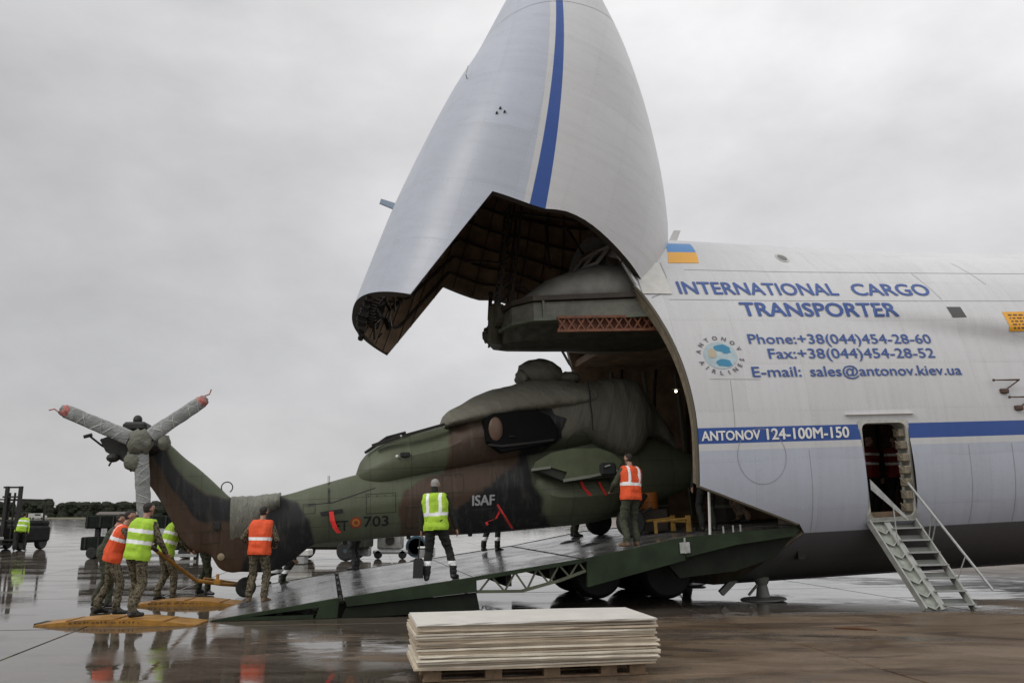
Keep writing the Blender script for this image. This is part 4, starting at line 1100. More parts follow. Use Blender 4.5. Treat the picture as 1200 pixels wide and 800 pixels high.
hloft('cockpit_cover', [(-1.95, 3.45, 4.30, .80, .84, .6), (-1.6, 3.22, 4.46, .86, .90, .7), (-1.2, 3.35, 4.54, .86, .92, .75), (-.7, 3.12, 4.60, .86, .94, .75), (-.2, 2.92, 4.68, .86, .95, .75), (.15, 3.02, 4.64, .82, .90, .68), (.38, 3.3, 4.45, .68, .76, .55), (.62, 3.4, 4.15, .45, .50, .38), (.9, 3.3, 3.8, .3, .34, .25), (1.2, 3.1, 3.4, .1, .12, .1)],
      .03, 72, mat=M_tarp2, do_paint=False, e=4.2, wrinkle=wr(.022, 1.2, (1.9, 1, .5), 16, .020))
mb = MB()
for (a, b) in (((-1.05, -.99, 4.55), (-1.0, -1.01, 3.5)),):
    pts = [Vector(a).lerp(Vector(b), i/6)+Vector((rnd.uniform(-.02, .02), 0, rnd.uniform(-.03, .03))) for i in range(7)]; mb.tube(pts, .014, 5)
mb.build('tie_rope', M_black, HELI, off=HO)
mb = MB(); sd_ = 3.1
mb.ball((-1.88, 0, 4.84), (.52, .52, .34), 16, 0, lambda d: 1+.12*noise.noise(d*2.6+Vector((sd_, 0, 0)))+.05*noise.noise(d*7))
mb.ball((-1.25, -.1, 4.72), (.26, .35, .15), 10, 0, lambda d: 1+.2*noise.noise(d*3))
mb.ball((-2.32, -.15, 4.74), (.14, .3, .18), 10, 0, lambda d: 1+.25*noise.noise(d*4))
mb.lathe([(.42, 0), (.36, .12), (.30, .25)], (-1.9, 0, 4.45), (0, 0, 1), 20)
mb.build('rotor_head_cover', M_tarp, HELI, smooth=True, off=HO, sharp=80)
# wrap round the tail boom, torn plastic
hloft('boom_wrap', [(-8.40, 1.42, 2.42, .22, .33, .37), (-8.2, 1.46, 2.41, .25, .36, .39), (-7.95, 1.60, 2.41, .30, .38, .40), (-7.75, 1.95, 2.43, .34, .40, .40), (-7.45, 2.12, 2.46, .36, .41, .41)], .05, 40, do_paint=False,
      mat=tarp_mat('clouded_plastic_wrap', (.20, .20, .165), (3, 1, .6), 6, .35), wrinkle=wr(.02, 6, (2, 1, .5)))
mb = MB(); mb.tube([(-8.5+.11*math.cos(R(a)), 0, 2.60+.11*math.sin(R(a))) for a in range(-60, 250, 20)], .012, 5); mb.build('lifting_ring', M_black, HELI, off=HO)
# tail rotor wrapped in film
TH = Vector((-10.05, -.62, 3.50))
M_film = tarp_mat('grey_film_wrap', (.27, .28, .27), (1, 1, 1), 3.5, .32); M_film2 = tarp_mat('olive_canvas_wrap', (.15, .15, .12), (1, 1, 1), 4, .6)
M_redtape = pm('red_tape', (.42, .14, .12), .5, var=.5, scale=16)
for tip, nm in (((-11.50, 4.17), 0), ((-8.86, 4.33), 1), ((-9.93, 2.08), 2)):
    T_ = Vector((tip[0], -.62, tip[1])); d = (T_-TH); ln = d.length; d.normalize(); s_ = Vector((-d.z, 0, d.x))
    P_ = []
    for i in range(25):
        f = i/24; wd = .142*(1-.10*f)*(1 if f < .93 else .75); row = []
        for j in range(14):
            t = 2*math.pi*j/14; k = 1+.10*noise.noise(Vector((f*7+nm*7, math.cos(t)*1.2, math.sin(t))))
            row.append(tuple(TH+d*(.22+f*(ln-.22))+s_*wd*k*math.cos(t)+Vector((0, 1, 0))*.05*k*math.sin(t)))
        P_.append(row)
    mb = MB(); mb.grid(P_, closed=True); mb.add(P_[-1], [tuple(range(14))]); bl = mb.build('tail_rotor_blade', M_film, HELI, smooth=True, off=HO, sharp=70)
    mb = MB()
    for k in range(6):
        f = .10+k*.13+rnd.uniform(-.04, .04); g_ = rnd.uniform(.08, .22)*rnd.choice((1, 1, -1)); a = TH+d*(.22+f*(ln-.22)); q = TH+d*(.22+min(.9, max(.05, f+g_))*(ln-.22))
        mb.tube([a-s_*.142+Vector((0, -.02, 0)), a.lerp(q, .5)+Vector((0, -.062, 0)), q+s_*.138+Vector((0, -.02, 0))], [.003, .007, .004], 5)
    mb.build('binding', pm('film_fold', (.50, .50, .48), .35), bl, off=HO)
    if nm < 2:
        mb = MB(); c = TH+d*(ln-.06); mb.ball(tuple(c+d*-.04), (.12, .06, .12), 8, 0, lambda q: 1+.3*noise.noise(q*3+Vector((nm*5, 0, 0))))
        mb.tube([c+s_*.08, c+d*.16+s_*.04, c+d*.24+s_*.10], .014, 5); mb.build('blade_tip_tape', M_redtape, bl, smooth=True, off=HO)
mb = MB(); mb.ball(tuple(TH), (.24, .15, .25), 14, 0, lambda q: 1+.28*noise.noise(q*2.3+Vector((4, 0, 0)))+.07*noise.noise(q*7))
mb.ball(tuple(TH+Vector((.42, .05, -.02))), (.13, .12, .15), 10, 0, lambda q: 1+.25*noise.noise(q*3)); mb.ball(tuple(TH+Vector((-.1, .05, -.36))), (.2, .12, .2), 10, 0, lambda q: 1+.25*noise.noise(q*3+Vector((7, 0, 0))))
mb.build('rotor_hub_wrap', M_film2, HELI, smooth=True, off=HO, sharp=80)
mb = MB(); mb.tube([TH+Vector((0, .1, 0)), TH+Vector((.1, .62, -.02))], [.2, .24], 14); mb.build('tail_gearbox', M_dark, HELI, off=HO)
mb = MB()
mb.cbox((-10.42, -.5, 3.74), (-9.98, .2, 3.92), .05); mb.ball((-10.2, -.2, 3.98), (.09, .09, .10), 6)
mb.tube([(-11.05, -.3, 3.68), (-10.85, -.2, 3.50), (-10.55, -.1, 3.30)], .02, 6); mb.tube([(-11.15, -.3, 3.66), (-11.0, -.3, 3.70)], .035, 6)
mb.tube([(-10.86, -.2, 3.62), (-10.45, -.1, 3.45)], .018, 6)
mb.prism([(-10.86, 3.60), (-10.62, 3.70), (-10.35, 3.76), (-9.98, 3.5), (-10.08, 2.98), (-10.42, 3.16), (-10.74, 3.36)], 'y', -.30, .45); mb.prism([(-10.5, 3.5), (-10.2, 3.6), (-10.15, 3.1), (-10.4, 3.2)], 'y', -.42, -.30)
mb.ball((-10.60, -.3, 3.24), (.13, .12, .09), 6); mb.tube([(-10.6, -.35, 3.2), (-10.66, -.35, 3.08)], .02, 5)
mb.build('tail_fittings', pm('tail_fitting_black', (.02, .02, .018), .6, var=.4), HELI, off=HO)
mb = MB(); mb.lathe([(.07, 0), (.07, .02), (.02, .03)], (-8.57, -.17, 1.25), (0, -1, 0), 14); mb.build('tail_lamp', pm('amber_glass', (.30, .24, .15), .3), HELI, off=HO)
mb = MB(); mb.cbox((-8.72, -.23, 1.78), (-8.58, -.17, 1.92), .01); mb.build('vent', M_black, HELI, off=HO)
# marks
def hsurf(u, w, lift):
    wb, wt, bl, bm_, bh = hsec(u, BODY); z = max(-.999, min(.999, (w-(wb+wt)/2)/((wt-wb)/2)))
    sz = math.copysign(abs(z)**(2.4/2), z); cx = max(0, 1-sz*sz)**.5; x = cx**(2/2.4)
    b_ = bm_+(bh-bm_)*max(0, z)+(bl-bm_)*max(0, -z)
    return (u-HO[0], -(x*b_)-lift-HO[1], w-HO[2])
HT = lambda u, w: hsurf(u, w, .010)
M_ink = pm('black_numeral', (.008, .008, .01), .6); M_orr = pm('roundel_red', (.30, .045, .03), .5); M_yer = pm('roundel_yellow', (.42, .20, .03), .5)
add_text('numeral', '703', -5.79, -5.30, 1.70, 1.90, M_ink, HELI, HT, .01)
add_text('numeral', 'ET', -6.36, -6.11, 1.64, 1.84, M_ink, HELI, HT, .01)
add_text('lettering', 'ISAF', -3.58, -3.12, 2.03, 2.23, pm('grey_white_lettering', (.42, .43, .44), .6), HELI, HT, .02)
def hdisc(name, cu, cw, r, mat, lift, parent):
    b_ = MB(); b_.add([hsurf(cu, cw, lift)]+[hsurf(cu+r*math.cos(2*math.pi*i/20), cw+r*math.sin(2*math.pi*i/20), lift) for i in range(20)], [(0, 1+i, 1+(i+1) % 20) for i in range(20)])
    return b_.build(name, mat, parent)
ro = hdisc('roundel', -5.95, 1.79, .115, M_orr, .008, HELI); hdisc('roundel_ring', -5.95, 1.79, .078, M_yer, .011, ro); hdisc('roundel_centre', -5.95, 1.79, .040, M_orr, .014, ro)
mb = MB(); mb.add([hsurf(*p, .009) for p in ((-6.66, 2.03), (-6.22, 2.08), (-6.20, 2.00), (-6.40, 1.97), (-6.64, 1.95))], [(0, 1, 2, 3, 4)]); mb.build('static_vent_plate', M_black, HELI)
mb = MB(); A_ = [hsurf(u, w, .006) for u, w in ((-7.24, 2.40), (-6.88, 2.19), (-6.41, 2.22), (-5.95, 2.36), (-5.56, 2.48))]; B_ = [hsurf(u, w-.018, .006) for u, w in ((-7.24, 2.40), (-6.88, 2.19), (-6.41, 2.22), (-5.95, 2.36), (-5.56, 2.48))]
mb.grid([A_, B_]); mb.build('drive_cover_seam', M_black, HELI)
M_hedge = pm('hatch_edge', (.022, .026, .018), .7)
for u0, u1, w0, w1 in ((-5.75, -5.15, 1.95, 2.35), (-4.95, -4.35, 1.62, 2.05), (-4.2, -3.75, 2.3, 2.68), (-7.0, -6.75, 2.0, 2.2), (-2.95, -2.45, 1.62, 1.95), (-1.7, -1.2, 1.75, 2.1), (-4.3, -3.9, 1.6, 1.95), (-8.95, -8.6, 1.5, 1.75), (-9.35, -9.05, 2.2, 2.5)):
    b_ = MB(); q_ = [(u0, w0), (u1, w0+.01), (u1, w1+.01), (u0, w1)]; e = .012
    for (a0, b0), (a1, b1) in zip(q_, q_[1:]+q_[:1]):
        d_ = Vector((a1-a0, b1-b0)).normalized(); n_ = Vector((-d_.y, d_.x))*e; pts_ = [[hsurf(a0+(a1-a0)*k/6+n_.x*j, b0+(b1-b0)*k/6+n_.y*j, .004+.0002*abs(j)) for k in range(7)] for j in (0, 1)]
        b_.grid(pts_)
    b_.build('access_hatch', M_hedge, HELI)
    b_ = MB()
    for k in range(4): b_.ball(hsurf(u0+.05+(u1-u0-.1)*k/3, w1-.04, .004), .011, 3)
    b_.build('fastener', M_hedge, HELI)
mb = MB()
for u in (-6.5, -6.47): mb.tube([hsurf(u, 2.2, .01), hsurf(u, 2.45, .01), (u-HO[0], 0, 2.67-HO[2]+.09)], .008, 4)
mb.build('whip_aerial', M_dark, HELI)
# red remove-before-flight ribbons
def ribbon(name, pts, wd, parent=HELI, off=HO):
    b_ = MB(); A_, B_ = [], []; n = len(pts)
    for i in range(n*4-3):
        f = i/4; k = min(int(f), n-2); p = Vector(pts[k]).lerp(Vector(pts[k+1]), f-k); s_ = .5*math.sin(i*.7)
        A_.append(tuple(p+Vector((-wd/2, -.012*s_, 0)))); B_.append(tuple(p+Vector((wd/2, .012*s_, .01))))
    C_ = [(x, y+.006, z) for x, y, z in B_]; D_ = [(x, y+.006, z) for x, y, z in A_]
    b_.grid([A_, B_, C_, D_, A_]); return b_.build(name, M_red, parent, off=off)
ribbon('warning_ribbon', [(-6.44, -.50, 2.03), (-6.42, -.53, 1.85), (-6.36, -.52, 1.70), (-6.29, -.50, 1.60)], .09)
ribbon('warning_ribbon', [(-3.08, -.70, 2.03), (-2.98, -.70, 1.85), (-2.86, -.66, 1.66), (-2.76, -.60, 1.52)], .045)
ribbon('warning_ribbon', [(-3.02, -.70, 1.92), (-3.12, -.70, 1.74), (-3.32, -.68, 1.68), (-3.30, -.68, 1.62)], .05)
ribbon('warning_ribbon', [(-1.34, -.98, 2.42), (-1.28, -.98, 2.28), (-1.15, -.98, 2.13)], .07)
ribbon('warning_ribbon', [(-.94, -.96, 2.40), (-.90, -.96, 2.30), (-.80, -.96, 2.12)], .05)
mb = MB(); mb.tube([(-3.12, -.72, 2.0), (-2.74, -.66, 1.50)], .008, 4); mb.tube([(-3.6, -.70, 1.93), (-3.1, -.72, 1.97), (-3.05, -.72, 2.3), (-3.1, -.74, 2.7)], .008, 4); mb.build('cable', M_dark, HELI, off=HO)
# side stub with lifted panel
mb = MB()
pan = [(-2.44, 2.70), (-2.35, 2.85), (-2.03, 3.02), (-1.55, 3.10), (-1.01, 3.09), (-.70, 2.98), (-.51, 2.81), (-.60, 2.62), (-1.23, 2.48), (-1.78, 2.45), (-1.70, 2.62), (-2.04, 2.73)]
mb.prism(pan, 'y', -1.24, -1.18)
st_ = mb.build('stub_wing_panel', pm('panel_green', (.085, .105, .05), .5, var=.25, bump=.1), HELI, off=HO)
mb = MB(); mb.bar((-2.46, -1.26, 2.69), (-2.05, -1.26, 2.73), .03, .05); mb.bar((-1.80, -1.26, 2.45), (-1.20, -1.26, 2.52), .03, .06); mb.bar((-1.2, -1.26, 2.52), (-.62, -1.26, 2.62), .03, .05)
mb.build('panel_edge', pm('bare_edge', (.20, .21, .17), .5), st_, off=HO)
mb = MB(); mb.prism([(-2.30, 2.68), (-2.0, 2.95), (-1.0, 3.0), (-.5, 2.75), (-.6, 2.5), (-1.7, 2.42)], 'y', -1.17, -.4); mb.build('stub_wing', pm('stub_dark_green', (.030, .034, .024), .6, var=.2), HELI, off=HO)
mb = MB(); mb.cbox((-1.0, -1.32, 2.52), (-.66, -1.18, 2.78), .04); mb.bar((-.95, -1.33, 2.68), (-.8, -1.33, 2.72), .02, .03, 0); mb.build('stores_lug', M_black, HELI, off=HO)
mb = MB(); mb.tube([(-.92, -1.335, 2.70), (-.80, -1.335, 2.73)], .018, 6); mb.build('lug_lever', M_alu, HELI, off=HO)
hloft('gear_sponson', [(-2.32, 2.30, 2.55, .3, .5, .3), (-2.22, 2.02, 2.66, .55, .75, .7), (-1.9, 1.60, 2.70, .6, .92, .85), (-1.4, 1.52, 2.70, .62, .98, .9), (-.7, 1.64, 2.66, .6, .92, .82), (-.15, 1.80, 2.6, .42, .66, .55), (.2, 2.0, 2.45, .2, .32, .25)], .05, 44, e=3)
mb = MB(); 
for u in (-6.2, -4.9, -4.2, -3.6): mb.cbox((u, -.05, interp(u, [(-7, 1.38), (-5, 1.46), (-3, 1.45)])-.06), (u+.08, .05, 1.5), .01)
mb.build('belly_aerial', M_dark, HELI, off=HO)
# wheels
def rampz(u): return rw(u)
wheel((-8.13, .30, rampz(-8.13)+.21), (0, 1, 0), .20, .13, HELI, off=HO, name='tail_wheel')
mb = MB(); mb.tube([(-8.13, .42, rampz(-8.13)+.21), (-8.13, .18, rampz(-8.13)+.21)], .03, 6); mb.tube([(-8.13, .20, .65), (-7.95, .08, 1.0)], .045, 8); mb.tube([(-8.13, .42, .65), (-7.95, .08, 1.0)], .03, 8); mb.build('tail_wheel_leg', M_dark, HELI, off=HO)
for v in (-1.10, 1.10):
    wheel((-.35, v, rampz(-.35)+.31), (0, 1, 0), .31, .22, HELI, off=HO, name='main_wheel')
    mb = MB(); c = Vector((-.35, v*.86, rampz(-.35)+.31)); mb.tube([c+Vector((0, math.copysign(.2, v), 0)), c, c+Vector((.5, -v*.2, .55))], .06, 8); mb.tube([c, c+Vector((-.1, -v*.25, .75))], .045, 8); mb.tube([c+Vector((.05, 0, .05)), c+Vector((.55, 0, .28))], .028, 6)
    mb.build('main_gear_leg', M_dark, HELI, off=HO)

# ------------------------------------------------------------------ people
def cone_mesh(p, q, r0, r1, n=12):
    """round-ended tapered limb"""
    p, q = Vector(p), Vector(q); d = q-p; ln = max(d.length, 1e-4); d = d/ln; a = d.orthogonal().normalized(); b = d.cross(a); vs = []; K = 3
    rings = [(p-d*r0*math.cos(R(90*k/K)), r0*math.sin(R(90*k/K))) for k in range(1, K)]+[(p, r0), (q, r1)]+[(q+d*r1*math.sin(R(90*k/K)), r1*math.cos(R(90*k/K))) for k in range(1, K)]
    for c, r in rings:
        for j in range(n): t = 2*math.pi*j/n; vs.append(c+(a*math.cos(t)+b*math.sin(t))*r)
    fs = [(i*n+j, i*n+(j+1) % n, (i+1)*n+(j+1) % n, (i+1)*n+j) for i in range(len(rings)-1) for j in range(n)]
    vs += [p-d*r0, q+d*r1]; e = len(vs)
    fs += [(e-2, (j+1) % n, j) for j in range(n)]+[(e-1, (len(rings)-1)*n+j, (len(rings)-1)*n+(j+1) % n) for j in range(n)]
    return vs, fs
def ik(a, b, l1, l2, hint):
    """joint between a and b"""
    a, b = Vector(a), Vector(b); d = b-a; L_ = min(d.length, (l1+l2)*.998); dn = d.normalized(); b = a+dn*L_
    x = (l1*l1-l2*l2+L_*L_)/(2*L_); h = math.sqrt(max(0, l1*l1-x*x)); hv = Vector(hint); hv = (hv-dn*hv.dot(dn)).normalized()
    return a+dn*x+hv*h, b
def fuse(prims, voxel, name, mats, parent, pick, extra=2):
    b_ = MB()
    for p in prims: b_.add(*[[tuple(v) for v in cone_mesh(*p[:4])[0]], cone_mesh(*p[:4])[1]])
    me = bpy.data.meshes.new('tmp'); me.from_pydata(b_.v, [], b_.f); o = bpy.data.objects.new('tmp', me); COL.objects.link(o)
    md = o.modifiers.new('r', 'REMESH'); md.mode = 'VOXEL'; md.voxel_size = voxel; md.use_smooth_shade = True
    if extra: ms = o.modifiers.new('s', 'SMOOTH'); ms.iterations = extra; ms.factor = .5
    dg = bpy.context.evaluated_depsgraph_get(); dg.update()
    out_ = bpy.data.meshes.new_from_object(o.evaluated_get(dg)); bpy.data.objects.remove(o); bpy.data.meshes.remove(me)
    n = len(out_.polygons); c = np.zeros(n*3); out_.polygons.foreach_get('center', c); c = c.reshape(-1, 3)
    best = np.full(n, 1e9); idx = np.zeros(n, int)
    for p in prims:
        a, b, r0, r1 = np.array(p[0]), np.array(p[1]), p[2], p[3]; d = b-a; L2 = max(1e-8, (d*d).sum()); t = np.clip(((c-a)@d)/L2, 0, 1)
        ds = np.linalg.norm(c-(a+t[:, None]*d), axis=1)-(r0+(r1-r0)*t); k = ds < best; best[k] = ds[k]; idx[k] = p[4]
    if pick: idx = pick(c, idx)
    out_.materials.clear()
    for x in mats: out_.materials.append(x)
    out_.polygons.foreach_set('material_index', idx.astype(np.int32)); out_.polygons.foreach_set('use_smooth', [True]*n); out_.name = name
    ob = bpy.data.objects.new(name, out_); return link(ob, parent)
def person(label, pos, face, jacket=M_camo, trousers=M_camo, boots=M_boot, vest=None, hair='hair', h=1.76, lean=(0, 0), feet=((-.13, 0), (.13, 0)), hands=None, hips=(0, 0), crouch=0,
           bands=(.30, .55), vbands=False, ankle=False, voxel=.013, group='ground crew loading the helicopter', turn=0, name='person', hc=None):
    """face: heading in degrees (0 looks away from the camera); local x right, y forward"""
    k = h/1.76
    root = empty(name, Matrix.Translation(pos) @ Matrix.Rotation(R(-face), 4, 'Z') @ Matrix.Scale(k, 4), label, 'person', group)
    V = Vector; pel = V((hips[0], hips[1], .95-crouch)); ch = pel+V((lean[0], lean[1], math.sqrt(max(.05, .50**2-lean[0]**2-lean[1]**2))))
    ax = (ch-pel).normalized(); nk = ch+ax*.07; hd = nk+ax*.08+V((0, .03+lean[1]*.15, .085))
    def rx(a):  # small twist of the shoulders
        return V((math.cos(R(turn))*a, -math.sin(R(turn))*a, 0))
    pr = []
    J, T, B, SK, H, LP, RF = 0, 1, 2, 3, 4, 5, 6
    # trunk
    for s_ in (-1, 1):
        hp, sh = pel+V((.085*s_, 0, 0)), ch+rx(.10*s_)-ax*.06
        pr.append((hp, pel+V((.07*s_, 0, .16)), .118, .112, T)); pr.append((pel+V((.06*s_, 0, .10)), sh, .118, .128, J))
        pr.append((ch+rx(.10*s_), ch+rx(.175*s_)-ax*.015, .095, .078, J))
        pr.append((pel+V((.08*s_, -.02, .02)), pel+V((.075*s_, -.03, .12)), .118, .115, J))
    pr.append((pel+V((0, 0, .0)), ch-ax*.04, .118, .122, J)); pr.append((ch, nk, .085, .060, J)); pr.append((nk, hd-V((0, .02, .06)), .058, .055, SK))
    # legs
    for s_, f in zip((-1, 1), feet):
        hp = pel+V((.095*s_, 0, -.03)); an = V((f[0], f[1], .10+(f[2] if len(f) > 2 else 0)))
        kn, an = ik(hp, an, .43, .42, (s_*.15, 1, 0))
        pr += [(hp, kn, .102, .078, T), (kn, an+V((0, 0, .10)), .076, .070, T), (an+V((0, 0, .10)), an+V((0, 0, .02)), .070, .066, T)]
        toe = V((s_*.05, .155, 0)) if len(f) < 4 else V(f[3])
        pr += [(an+V((0, 0, .04)), an+V((0, -.01, -.04)), .054, .056, B), (an+V((0, -.035, -.058)), an+toe+V((0, 0, -.062)), .042, .036, B), (an+V((0, .03, -.02)), an+toe*.6+V((0, 0, -.05)), .045, .040, B)]
    # arms and hands
    hands = hands or ((-.30, .06, .80), (.30, .06, .80))
    for s_, hh in zip((-1, 1), hands):
        sh = ch+rx(.195*s_)-ax*.02; el, wr_ = ik(sh, V(hh), .29, .26, (s_*.9, -.8, -.3))
        pr += [(sh, el, .066, .054, J), (el, wr_, .055, .042, J)]
        d = (wr_-el).normalized(); sd2 = d.cross(V((0, 0, 1))); sd2 = sd2.normalized() if sd2.length > .1 else V((0, 1, 0)); sd2 = V((0, 1, 0)) if abs(d.z) > .8 else sd2
        inn_ = d.cross(sd2).normalized(); inn_ = inn_ if inn_.x*s_ < 0 else -inn_
        pc = wr_+d*.05; pr += [(wr_, wr_+d*.02, .030, .030, SK), (wr_+d*.02-sd2*.018, wr_+d*.085-sd2*.022, .020, .018, SK), (wr_+d*.02+sd2*.018, wr_+d*.085+sd2*.022, .020, .018, SK)]
        for q, ln in ((-.034, .060), (-.012, .074), (.011, .070), (.033, .056)):
            a = wr_+d*.088+sd2*q; b = a+d*ln*.55+inn_*ln*.18; c = b+d*ln*.25+inn_*ln*.42
            pr += [(a, b, .0105, .0100, SK), (b, c, .0100, .0090, SK)]
        a = wr_+d*.03+sd2*.032; pr += [(a, a+d*.035+sd2*.028+inn_*.012, .013, .011, SK), (a+d*.035+sd2*.028+inn_*.012, a+d*.062+sd2*.030+inn_*.026, .011, .009, SK)]
    # head
    fw = V((0, 1, 0))
    pr += [(hd+V((0, -.012, .02)), hd+V((0, .018, .02)), .082, .080, SK), (hd+V((0, .025, -.03)), hd+V((0, .045, -.075)), .062, .042, SK), (hd+fw*.092+V((0, 0, .0)), hd+fw*.108+V((0, 0, -.028)), .010, .014, SK),
           (hd+fw*.086+V((-.016, 0, -.062)), hd+fw*.086+V((.016, 0, -.062)), .009, .009, LP)]
    for s_ in (-1, 1): pr.append((hd+V((.080*s_, -.005, .005)), hd+V((.084*s_, -.012, -.03)), .016, .012, SK))
    if hair: pr += [(hd+V((0, -.024, .034)), hd+V((0, .020, .044)), .080, .070, H), (hd+V((0, -.034, -.008)), hd+V((0, -.030, .03)), .066, .076, H)]
    if hc: pr += [(hd+V((0, -.040, -.02)), hd+V((0, -.050, -.05)), .062, .052, J), (hd+V((0, -.05, -.055)), nk+V((0, -.02, 0)), .06, .062, J)]
    if hair == 'cap': pr.append((hd+V((0, .07, .065)), hd+V((0, .14, .055)), .045, .03, H))
    mats = [jacket, trousers, boots, M_skin, hc or M_hair, M_lip, M_reflect]
    body_ = fuse([(tuple(p[0]), tuple(p[1]), *p[2:]) for p in pr], voxel, 'body', mats, root, (lambda c, i_: np.where((i_ == T) & (c[:, 2] > .27) & (c[:, 2] < .345), RF, i_)) if ankle else None)
    if voxel < .02:
        me_ = body_.data; n_ = len(me_.vertices); co = np.zeros(n_*3); me_.vertices.foreach_get('co', co); co = co.reshape(-1, 3)
        nr = np.zeros(n_*3, dtype=np.float32); me_.vertex_normals.foreach_get('vector', nr); nr = nr.reshape(-1, 3)
        ok = (co[:, 2] < nk.z-.02) & (np.linalg.norm(co-np.array(hd), axis=1) > .2) & (co[:, 2] > .13)
        for h_ in hands: ok &= np.linalg.norm(co-np.array(h_), axis=1) > .17
        amp = np.where(co[:, 2] < .92, .013, .007 if vest else .012)
        for i_ in np.nonzero(ok)[0]:
            x_, y_, z_ = co[i_]; f_ = noise.noise((x_*9, y_*9, z_*17))+.5*noise.noise((x_*21+3, y_*21, z_*34)); co[i_] += nr[i_]*f_*amp[i_]
        me_.vertices.foreach_set('co', co.ravel()); me_.update()
    mb_ = MB()
    for s_ in (-1, 1): mb_.ball(tuple(hd+V((.031*s_, .094, .008))), .009, 4)
    mb_.build('eyes', M_eye, root, smooth=True)
    if vest:
        vp = []
        for s_ in (-1, 1):
            vp.append((pel+V((.075*s_, 0, -.02)), pel+V((.07*s_, 0, .12)), .150, .142, 0)); vp.append((pel+V((.06*s_, 0, .10)), ch+rx(.10*s_)-ax*.06, .152, .156, 0)); vp.append((ch+rx(.08*s_)-ax*.02, ch+rx(.135*s_)+ax*.005, .112, .098, 0))
            vp.append((ch+rx(.06*s_)+ax*.02, ch+rx(.10*s_)+ax*.02, .09, .09, 0))
        vp.append((pel+V((0, 0, -.02)), ch-ax*.04, .150, .160, 0))
        a_ = np.array(ax); p0 = np.array(pel); rxx = np.array(rx(1)).astype(float)
        def pick(c, idx):
            hgt = (c-p0)@a_; lat = (c-p0-np.outer(hgt, a_))@rxx
            o_ = np.zeros(len(c), int)
            for b0 in bands: o_[np.abs(hgt-b0) < .030] = 1
            if vbands: o_[(np.abs(np.abs(lat)-.115) < .028) & (hgt > (max(bands)))] = 1
            return o_
        vm = [(tuple(p[0]), tuple(p[1]), *p[2:]) for p in vp]
        vo = fuse(vm, max(voxel, .014), 'vest', [vest, M_reflect], root, pick, 2)
        # cut the dome where the neck passes and the open hem below
        bm = bmesh.new(); bm.from_mesh(vo.data)
        dead = [f for f in bm.faces if ((Vector(f.calc_center_median())-pel).dot(ax) < -.075) or ((Vector(f.calc_center_median())-ch).dot(ax) > .085)]
        bmesh.ops.delete(bm, geom=dead, context='FACES')
        for v in bm.verts:
            z_ = (v.co-pel).dot(ax); wv = noise.noise(v.co*9)*.012
            v.co += Vector((v.co.x-pel.x, v.co.y-pel.y, 0)).normalized()*(wv+max(0, .12-z_)*.08)
        bm.to_mesh(vo.data); bm.free()
    return root
def gz(X, Y, a=0): return Vector((X, Y, a))
def onramp(u, v): return AP(u, v, rw(u)+.004)
C = person
C('person in an orange vest over camouflage, far left of the tail group', gz(-7.02, 15.45), 62, vest=M_orangev, lean=(.02, .14), feet=((-.16, -.16), (.14, .12)), hands=((-.15, .52, 1.00), (.18, .50, 1.02)), bands=(.32,), vbands=True, h=1.76)
C('person in a yellow vest with two silver bands, nearest of the tail group, back turned', gz(-5.98, 14.02, .12), 22, vest=M_yellowv, lean=(.04, .06), feet=((-.12, .10), (.12, -.12)), hands=((-.22, .38, 1.12), (.30, .30, .98)), bands=(.20, .375), h=1.74)
C('person in a yellow vest, behind the others and closest to the tail fin', gz(-7.0, 17.75), 50, vest=M_yellowv, lean=(.02, .14), feet=((-.13, -.06), (.13, .16)), hands=((-.15, .46, .98), (.2, .44, .98)), bands=(.20, .375), h=1.76, turn=10)
C('person in dark green overalls half hidden behind the orange vest at the far left', gz(-7.70, 16.6), 70, jacket=M_olive, trousers=M_olive, lean=(0, .15), feet=((-.12, -.1), (.12, .15)), hands=((-.15, .48, .98), (.18, .48, .98)), h=1.70)
C('person in camouflage under the tail fin, only the legs in view', gz(-6.66, 19.1), 95, lean=(0, .16), feet=((-.16, -.18), (.14, .16)), hands=((-.2, .40, 1.0), (.2, .40, 1.0)), h=1.72, trousers=camo_cloth('dark_camouflage_cloth', [(.030, .030, .010), (.06, .06, .04), (.04, .042, .03), (.02, .022, .016)], 22))
C('person in an orange vest with one silver band, standing at the foot of the ramp', onramp(-7.82, -1.30), 8, vest=M_orangev, lean=(.0, .06), feet=((-.13, -.02), (.15, .03)), hands=((-.24, .22, 1.04), (.22, .24, 1.04)), bands=(.22,), boots=M_bootb, h=1.72, hips=(.02, 0))
C('person in dark work clothes crouching behind the ventral fin, silver ankle bands', AP(-7.75, 2.75, .44), 60, jacket=M_navy, trousers=M_navy, ankle=True, feet=((-.2, -.15), (.14, .2)), crouch=.25, lean=(0, .25), hands=((-.2, .45, .6), (.2, .45, .6)), h=1.7, voxel=.016)
C('person in plain dark overalls beyond the ramp, legs showing under the roundel', onramp(-5.85, 2.95), -60, jacket=M_navy, trousers=pm('charcoal_cloth', (.028, .03, .03), .85, var=.3, scale=10), feet=((-.06, 0), (.09, .05)), h=1.74, voxel=.016)
P9 = C('person in a yellow vest and grey knitted hat, legs apart on the ramp edge', onramp(-4.62, -2.92), 6, jacket=M_navy, trousers=M_navy, vest=M_yellowv, vbands=True, bands=(.20,), ankle=True, feet=((-.20, -.05), (.24, .14, .03)), hands=((-.33, .04, .86), (.30, .12, .88)), lean=(-.03, .03), hips=(-.06, 0), hc=M_beanie, h=1.74)
C('person in dark trousers with silver bands, legs showing under the ISAF lettering', onramp(-2.72, 2.35), 40, jacket=M_navy, trousers=M_navy, ankle=True, feet=((-.16, -.04), (.16, .1)), h=1.74, voxel=.016)
